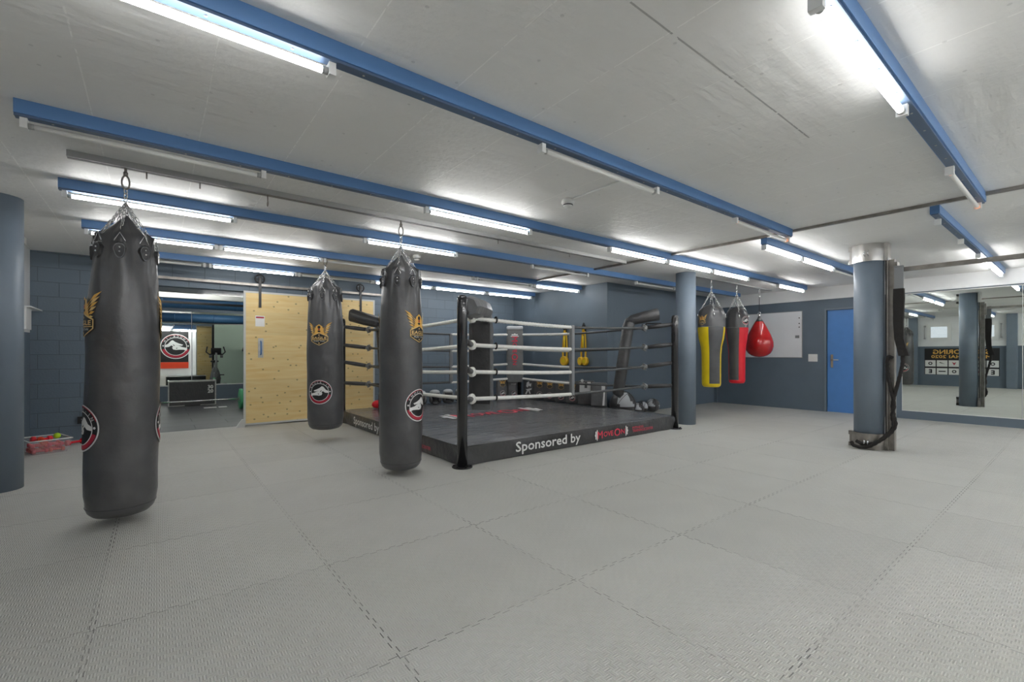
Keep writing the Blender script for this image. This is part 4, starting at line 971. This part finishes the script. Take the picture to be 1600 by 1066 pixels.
# ================================================================== THINGS AROUND THE RING
def kick_pad(x, y, ang, kind, label, w=.26, h=.45, t=.11, z=RZ+.004):
    """pad leaning outwards; ang: direction in degrees its printed face looks to"""
    o = empty('kick_pad', (x, y, z), math.radians(ang), label, 'kick pad', 'kick pads lined up on the ring edge')
    o.rotation_euler = (0, math.radians(-4), math.radians(ang))
    b = MB(); b.rbox(-t/2, t/2, -w/2, w/2, 0.01, h, .03, seg=3); b.build('pad_body', 'leather' if kind != 'grey' else 'pad', o)
    f = lambda cu, cv: (lambda u, v, l: (t/2+.002+l*.0008, cu+u, cv+v))
    b = MB()
    if kind == 'eagle': eagle_art(False).emit(b, f(0, h*.76), .17); knock_art().emit(b, f(0, h*.27), .13)
    elif kind == 'fist': knock_art().emit(b, f(.03, h*.25), .12); Art().text('EAGLE', .03, 0, 0, 2, 1).emit(b, f(.02, h*.8))
    elif kind == 'sign':
        a = Art(); a.poly([(-.05, .13), (.0, .16), (.02, .1), (.06, .12), (.05, .04), (.0, .06), (-.03, .02), (-.06, .05)], 2, 1)
        a.poly([(-.07, -.02), (.07, .01), (.06, -.03), (.02, -.04), (.05, -.12), (.02, -.12), (-.01, -.05), (-.05, -.13), (-.08, -.12), (-.04, -.04)], 2, 1); a.emit(b, f(0, h*.5))
    elif kind == 'bracket':
        a = Art(); a.poly([(-.12, .08), (-.12, -.1), (.1, -.1), (.1, .1), (.03, .1), (.03, -.02), (-.02, -.02), (-.02, .08)], 2, 1); a.ring(.0, .03, 2, 2, c=(-.07, .12)); a.emit(b, f(0, h*.74))
    elif kind == 'grey':
        a = Art(); a.poly([(.08, -.2), (.12, -.2), (.13, .2), (.06, .2), (.06, .08), (.1, .06)], 2, 1); a.emit(b, f(0, h*.5))
    b.build('pad_print', ART, o)
    b = MB()
    for zz in (.12, .24): b.tube([(-t/2+.01, -w*.3, zz), (-t/2-.05, -w*.2, zz), (-t/2-.05, w*.2, zz), (-t/2+.01, w*.3, zz)], .014, 6)
    b.build('hand_strap', 'black', o)
    return o
face = 180+28
kick_pad(6.02, 8.06, 250, 'eagle', 'black kick pad with gold eagle, left of the lettered corner cushion')
kick_pad(6.36, 8.13, 245, 'fist', 'black kick pad half hidden under the lettered corner cushion', w=.24, h=.39)
kick_pad(6.53, 7.74, 215, 'sign', 'black kick pad with a white painted sign, right of the lettered corner cushion', w=.27)
kick_pad(6.52, 7.36, face, 'eagle', 'black kick pad with gold eagle, next to the one with the white sign', w=.27)
kick_pad(6.52, 7.04, face, 'eagle', 'black kick pad with gold eagle, middle one of the three in a row', w=.27)
kick_pad(6.52, 6.70, face, 'eagle', 'black kick pad with gold eagle, left of the grey rope spacer', w=.28)
kick_pad(6.52, 6.38, face, 'eagle', 'black kick pad with gold eagle, behind the grey rope spacer', w=.27)
kick_pad(6.53, 6.04, face, 'bracket', 'dark kick pad with a white angular mark, right of the rope spacer', w=.31, h=.48)
kick_pad(6.53, 5.72, face, 'grey', 'grey kick pad with a white upright stripe, last of the row', w=.29, h=.46)
def head_guard(x, y, ang, label):
    o = empty('head_guard', (x, y, RZ+.006), math.radians(ang), label, 'head guard', 'head guards on the far ring edge')
    b = MB(); b.sphere((0, 0, .14), .14, 18, 0, (.95, .85, 1), mfn=lambda i, th: (1 if (.32 < i < .62 and (th < .8 or th > 2*PI-.8)) else 0)); b.build('guard_shell', ['pad', 'black'], o)
    b = MB(); b.sphere((0, 0, .235), .11, 14, 0, (1, .9, .42)); b.build('top_padding', 'offblue', o)
    b = MB()
    for s in (-1, 1): b.sphere((.08, s*.085, .085), .055, 12, 0, (1, .7, 1.2))
    b.tube([(.10, -.08, .03), (.15, 0, .02), (.10, .08, .03)], .02, 8); b.build('cheek_pad', 'leather2', o)
head_guard(4.05, 8.08, 240, 'grey head guard on the ring edge, leftmost of the row beside the middle bag')
head_guard(4.36, 8.08, 250, 'grey head guard on the ring edge, second of the row from the middle bag')
head_guard(4.66, 8.08, 245, 'grey head guard on the ring edge, third of the row from the middle bag')
head_guard(4.95, 8.08, 250, 'grey head guard on the ring edge, right beside the front ring post')
o = empty('boxing_glove', (3.18, 8.06, RZ+.005), math.radians(200), 'red and black boxing glove lying in the left far corner of the ring', 'boxing glove')
b = MB(); b.sphere((0, 0, .075), .1, 16, 0, (1.2, .8, .75)); b.build('glove_fist', 'red', o); b = MB(); b.cyl((-.1, 0, .07), (-.24, 0, .07), .06, .065, n=16); b.build('glove_cuff', 'black', o); b = MB(); b.sphere((.03, .08, .09), .045, 10, 0, (1.3, .7, .7)); b.build('glove_thumb', 'red', o)
# balls in the recess
def ball(x, y, r, label, ang, big=False):
    o = empty('medicine_ball', (x, y, 0), math.radians(ang), label, 'ball')
    def mf(i, th):
        d = (th+.6*math.sin(i*6)) % (2*PI)
        return 1 if ((.10 < i < .5 and .5 < d < 1.6) or (.15 < i < .42 and 3.2 < d < 4.4) or (i > .45 and 2.2 < d < 2.9)) else 0
    b = MB(); b.sphere((0, 0, r), r, 30, 0, mfn=mf); b.build('ball_cover', ['leather', 'offblue'], o)
    b = MB(); b.tube([(0, r*1.003*math.cos(t), r+r*1.003*math.sin(t)) for t in [2*PI*q/32 for q in range(32)]], .004, 5, closed=True)
    b.tube([(r*1.003*math.cos(t), r*1.003*math.sin(t)*.5, r+r*1.003*math.sin(t)*.86) for t in [2*PI*q/32 for q in range(32)]], .004, 5, closed=True); b.build('ball_seam', 'black', o)
ball(7.03, 5.56, .25, 'biggest black ball with light patches, in the wall corner behind the ring', 195)
ball(7.55, 5.60, .125, 'small black medicine ball next to the biggest ball', 170)
ball(7.82, 5.70, .125, 'small black and grey medicine ball, middle of the three small ones', 230)
ball(8.20, 5.70, .14, 'black and grey medicine ball nearest to the right ring post', 150)
# yellow strap bundles on hooks
def bundle(y, two, label):
    o = empty('yellow_strap', (6.948, y, .96), math.radians(180), label, 'strap')
    b = MB(); b.tube([(.03, -.035, .72), (.035, -.028, .82), (.035, 0, .88), (.035, .028, .82), (.03, .035, .72)], .018, 6); b.cyl((0, 0, .84), (.05, 0, .84), .008, n=6); b.build('hanging_loop', 'black', o)
    for s in (-1, 1):
        b = MB(); b.tube(smooth([(.03, s*.02, .76), (.035, s*.05, .5), (.04, s*.06, .28), (.045, s*.05, .08)], 5), .027, 8, flat=.35); b.build('strap_band', 'amber', o)
    b = MB(); b.tube([(.05, 0, .3), (.055, 0, .62)], .02, 8, flat=.6); b.build('strap_tail', 'yellow', o)
    for s in ((-1, 1) if two else (0,)):
        b = MB(); rr = .085 if two else .1
        b.tube([(.02, s*.062, .105), (.022, s*.062, .105), (.09, s*.062, .105), (.095, s*.062, .105)], [rr*.9, rr, rr, rr*.9], 24, flat=.75 if two else 1); b.cyl((.096, s*.062, .105), (.098, s*.062, .105), rr*.45, n=14, m=1); b.build('strap_roll', ['amber', 'yellow'], o)
bundle(7.0, False, 'yellow strap bundle hanging behind the ring ropes, with one round roll')
bundle(6.46, True, 'yellow strap bundle hanging on the side wall, with two rolls side by side')

# ================================================================== BASKET WITH HAND WEIGHTS
o = empty('plastic_bin', (-1.09, 8.02, 0), math.radians(20), 'clear plastic bin full of red and orange things, beside the left column', 'bin')
b = MB(); W0, D0, W1, D1, H = .15, .19, .19, .24, .17; t = .006
def frus(w0, d0, w1, d1, z0, z1): return [(-w0, -d0, z0), (w0, -d0, z0), (w0, d0, z0), (-w0, d0, z0), (-w1, -d1, z1), (w1, -d1, z1), (w1, d1, z1), (-w1, d1, z1)]
b.add(frus(W0, D0, W1, D1, .002, H), [(3, 2, 1, 0), (0, 1, 5, 4), (1, 2, 6, 5), (2, 3, 7, 6), (3, 0, 4, 7)]); b.build('bin_wall', 'clear', o)
b = MB(); b.tube([(-W1, -D1, H), (W1, -D1, H), (W1, D1, H), (-W1, D1, H)], .007, 6, closed=True); b.build('bin_rim', 'plastic', o)
def dumb(x, y, z, rz, ry, m, label, s=1, grp='small hand weights in the plastic bin'):
    o = empty('hand_weight', (x, y, z), 0, label, 'hand weight', grp, rot=(0, ry, rz))
    b = MB(); b.cyl((-.055*s, 0, 0), (.055*s, 0, 0), .013*s, n=8); b.build('grip', m, o)
    for q in (-1, 1): b = MB(); b.tube([(q*.05*s, 0, 0), (q*.055*s, 0, 0), (q*.085*s, 0, 0), (q*.09*s, 0, 0)], [.025*s, .032*s, .032*s, .025*s], 8); b.build('weight_head', m, o)
ms = ['red', 'orange', 'red', 'pp', 'orange', 'red', 'red', 'orange', 'red', 'pp']
k = 0
for zz, pts in ((.032, [(sx*.074, sy) for sy in (-.12, -.04, .04, .12) for sx in (-1, 1)]), (.09, [(sx*.074, sy) for sy in (-.08, .0, .08) for sx in (-1, 1)])):
    for (px, py) in pts:
        c, s_ = math.cos(math.radians(20)), math.sin(math.radians(20))
        dumb(-1.09+c*px-s_*py, 8.02+s_*px+c*py, zz, math.radians(20), 0, ms[k % 10], 'small red or orange hand weight piled in the clear bin', .78); k += 1
dumb(-1.13, 8.06, .155, .5, .1, 'red', 'red hand weight on top of the pile in the bin', 1.1); dumb(-1.10, 7.88, .155, 1.9, -.1, 'orange', 'orange hand weight on top of the pile in the bin, near the column', 1.1)
b = MB(); b.sphere((0, 0, 0), .036, 16); q = b.build('tennis_ball', 'lime', loc=(-1.0, 8.12, .175)); tag(q, 'lime green tennis ball on top of the clear bin', 'ball')
dumb(-.86, 8.40, .036, .6, 0, 'red', 'red hand weight lying on the floor right of the clear bin', 1.2, grp='hand weight on the floor')
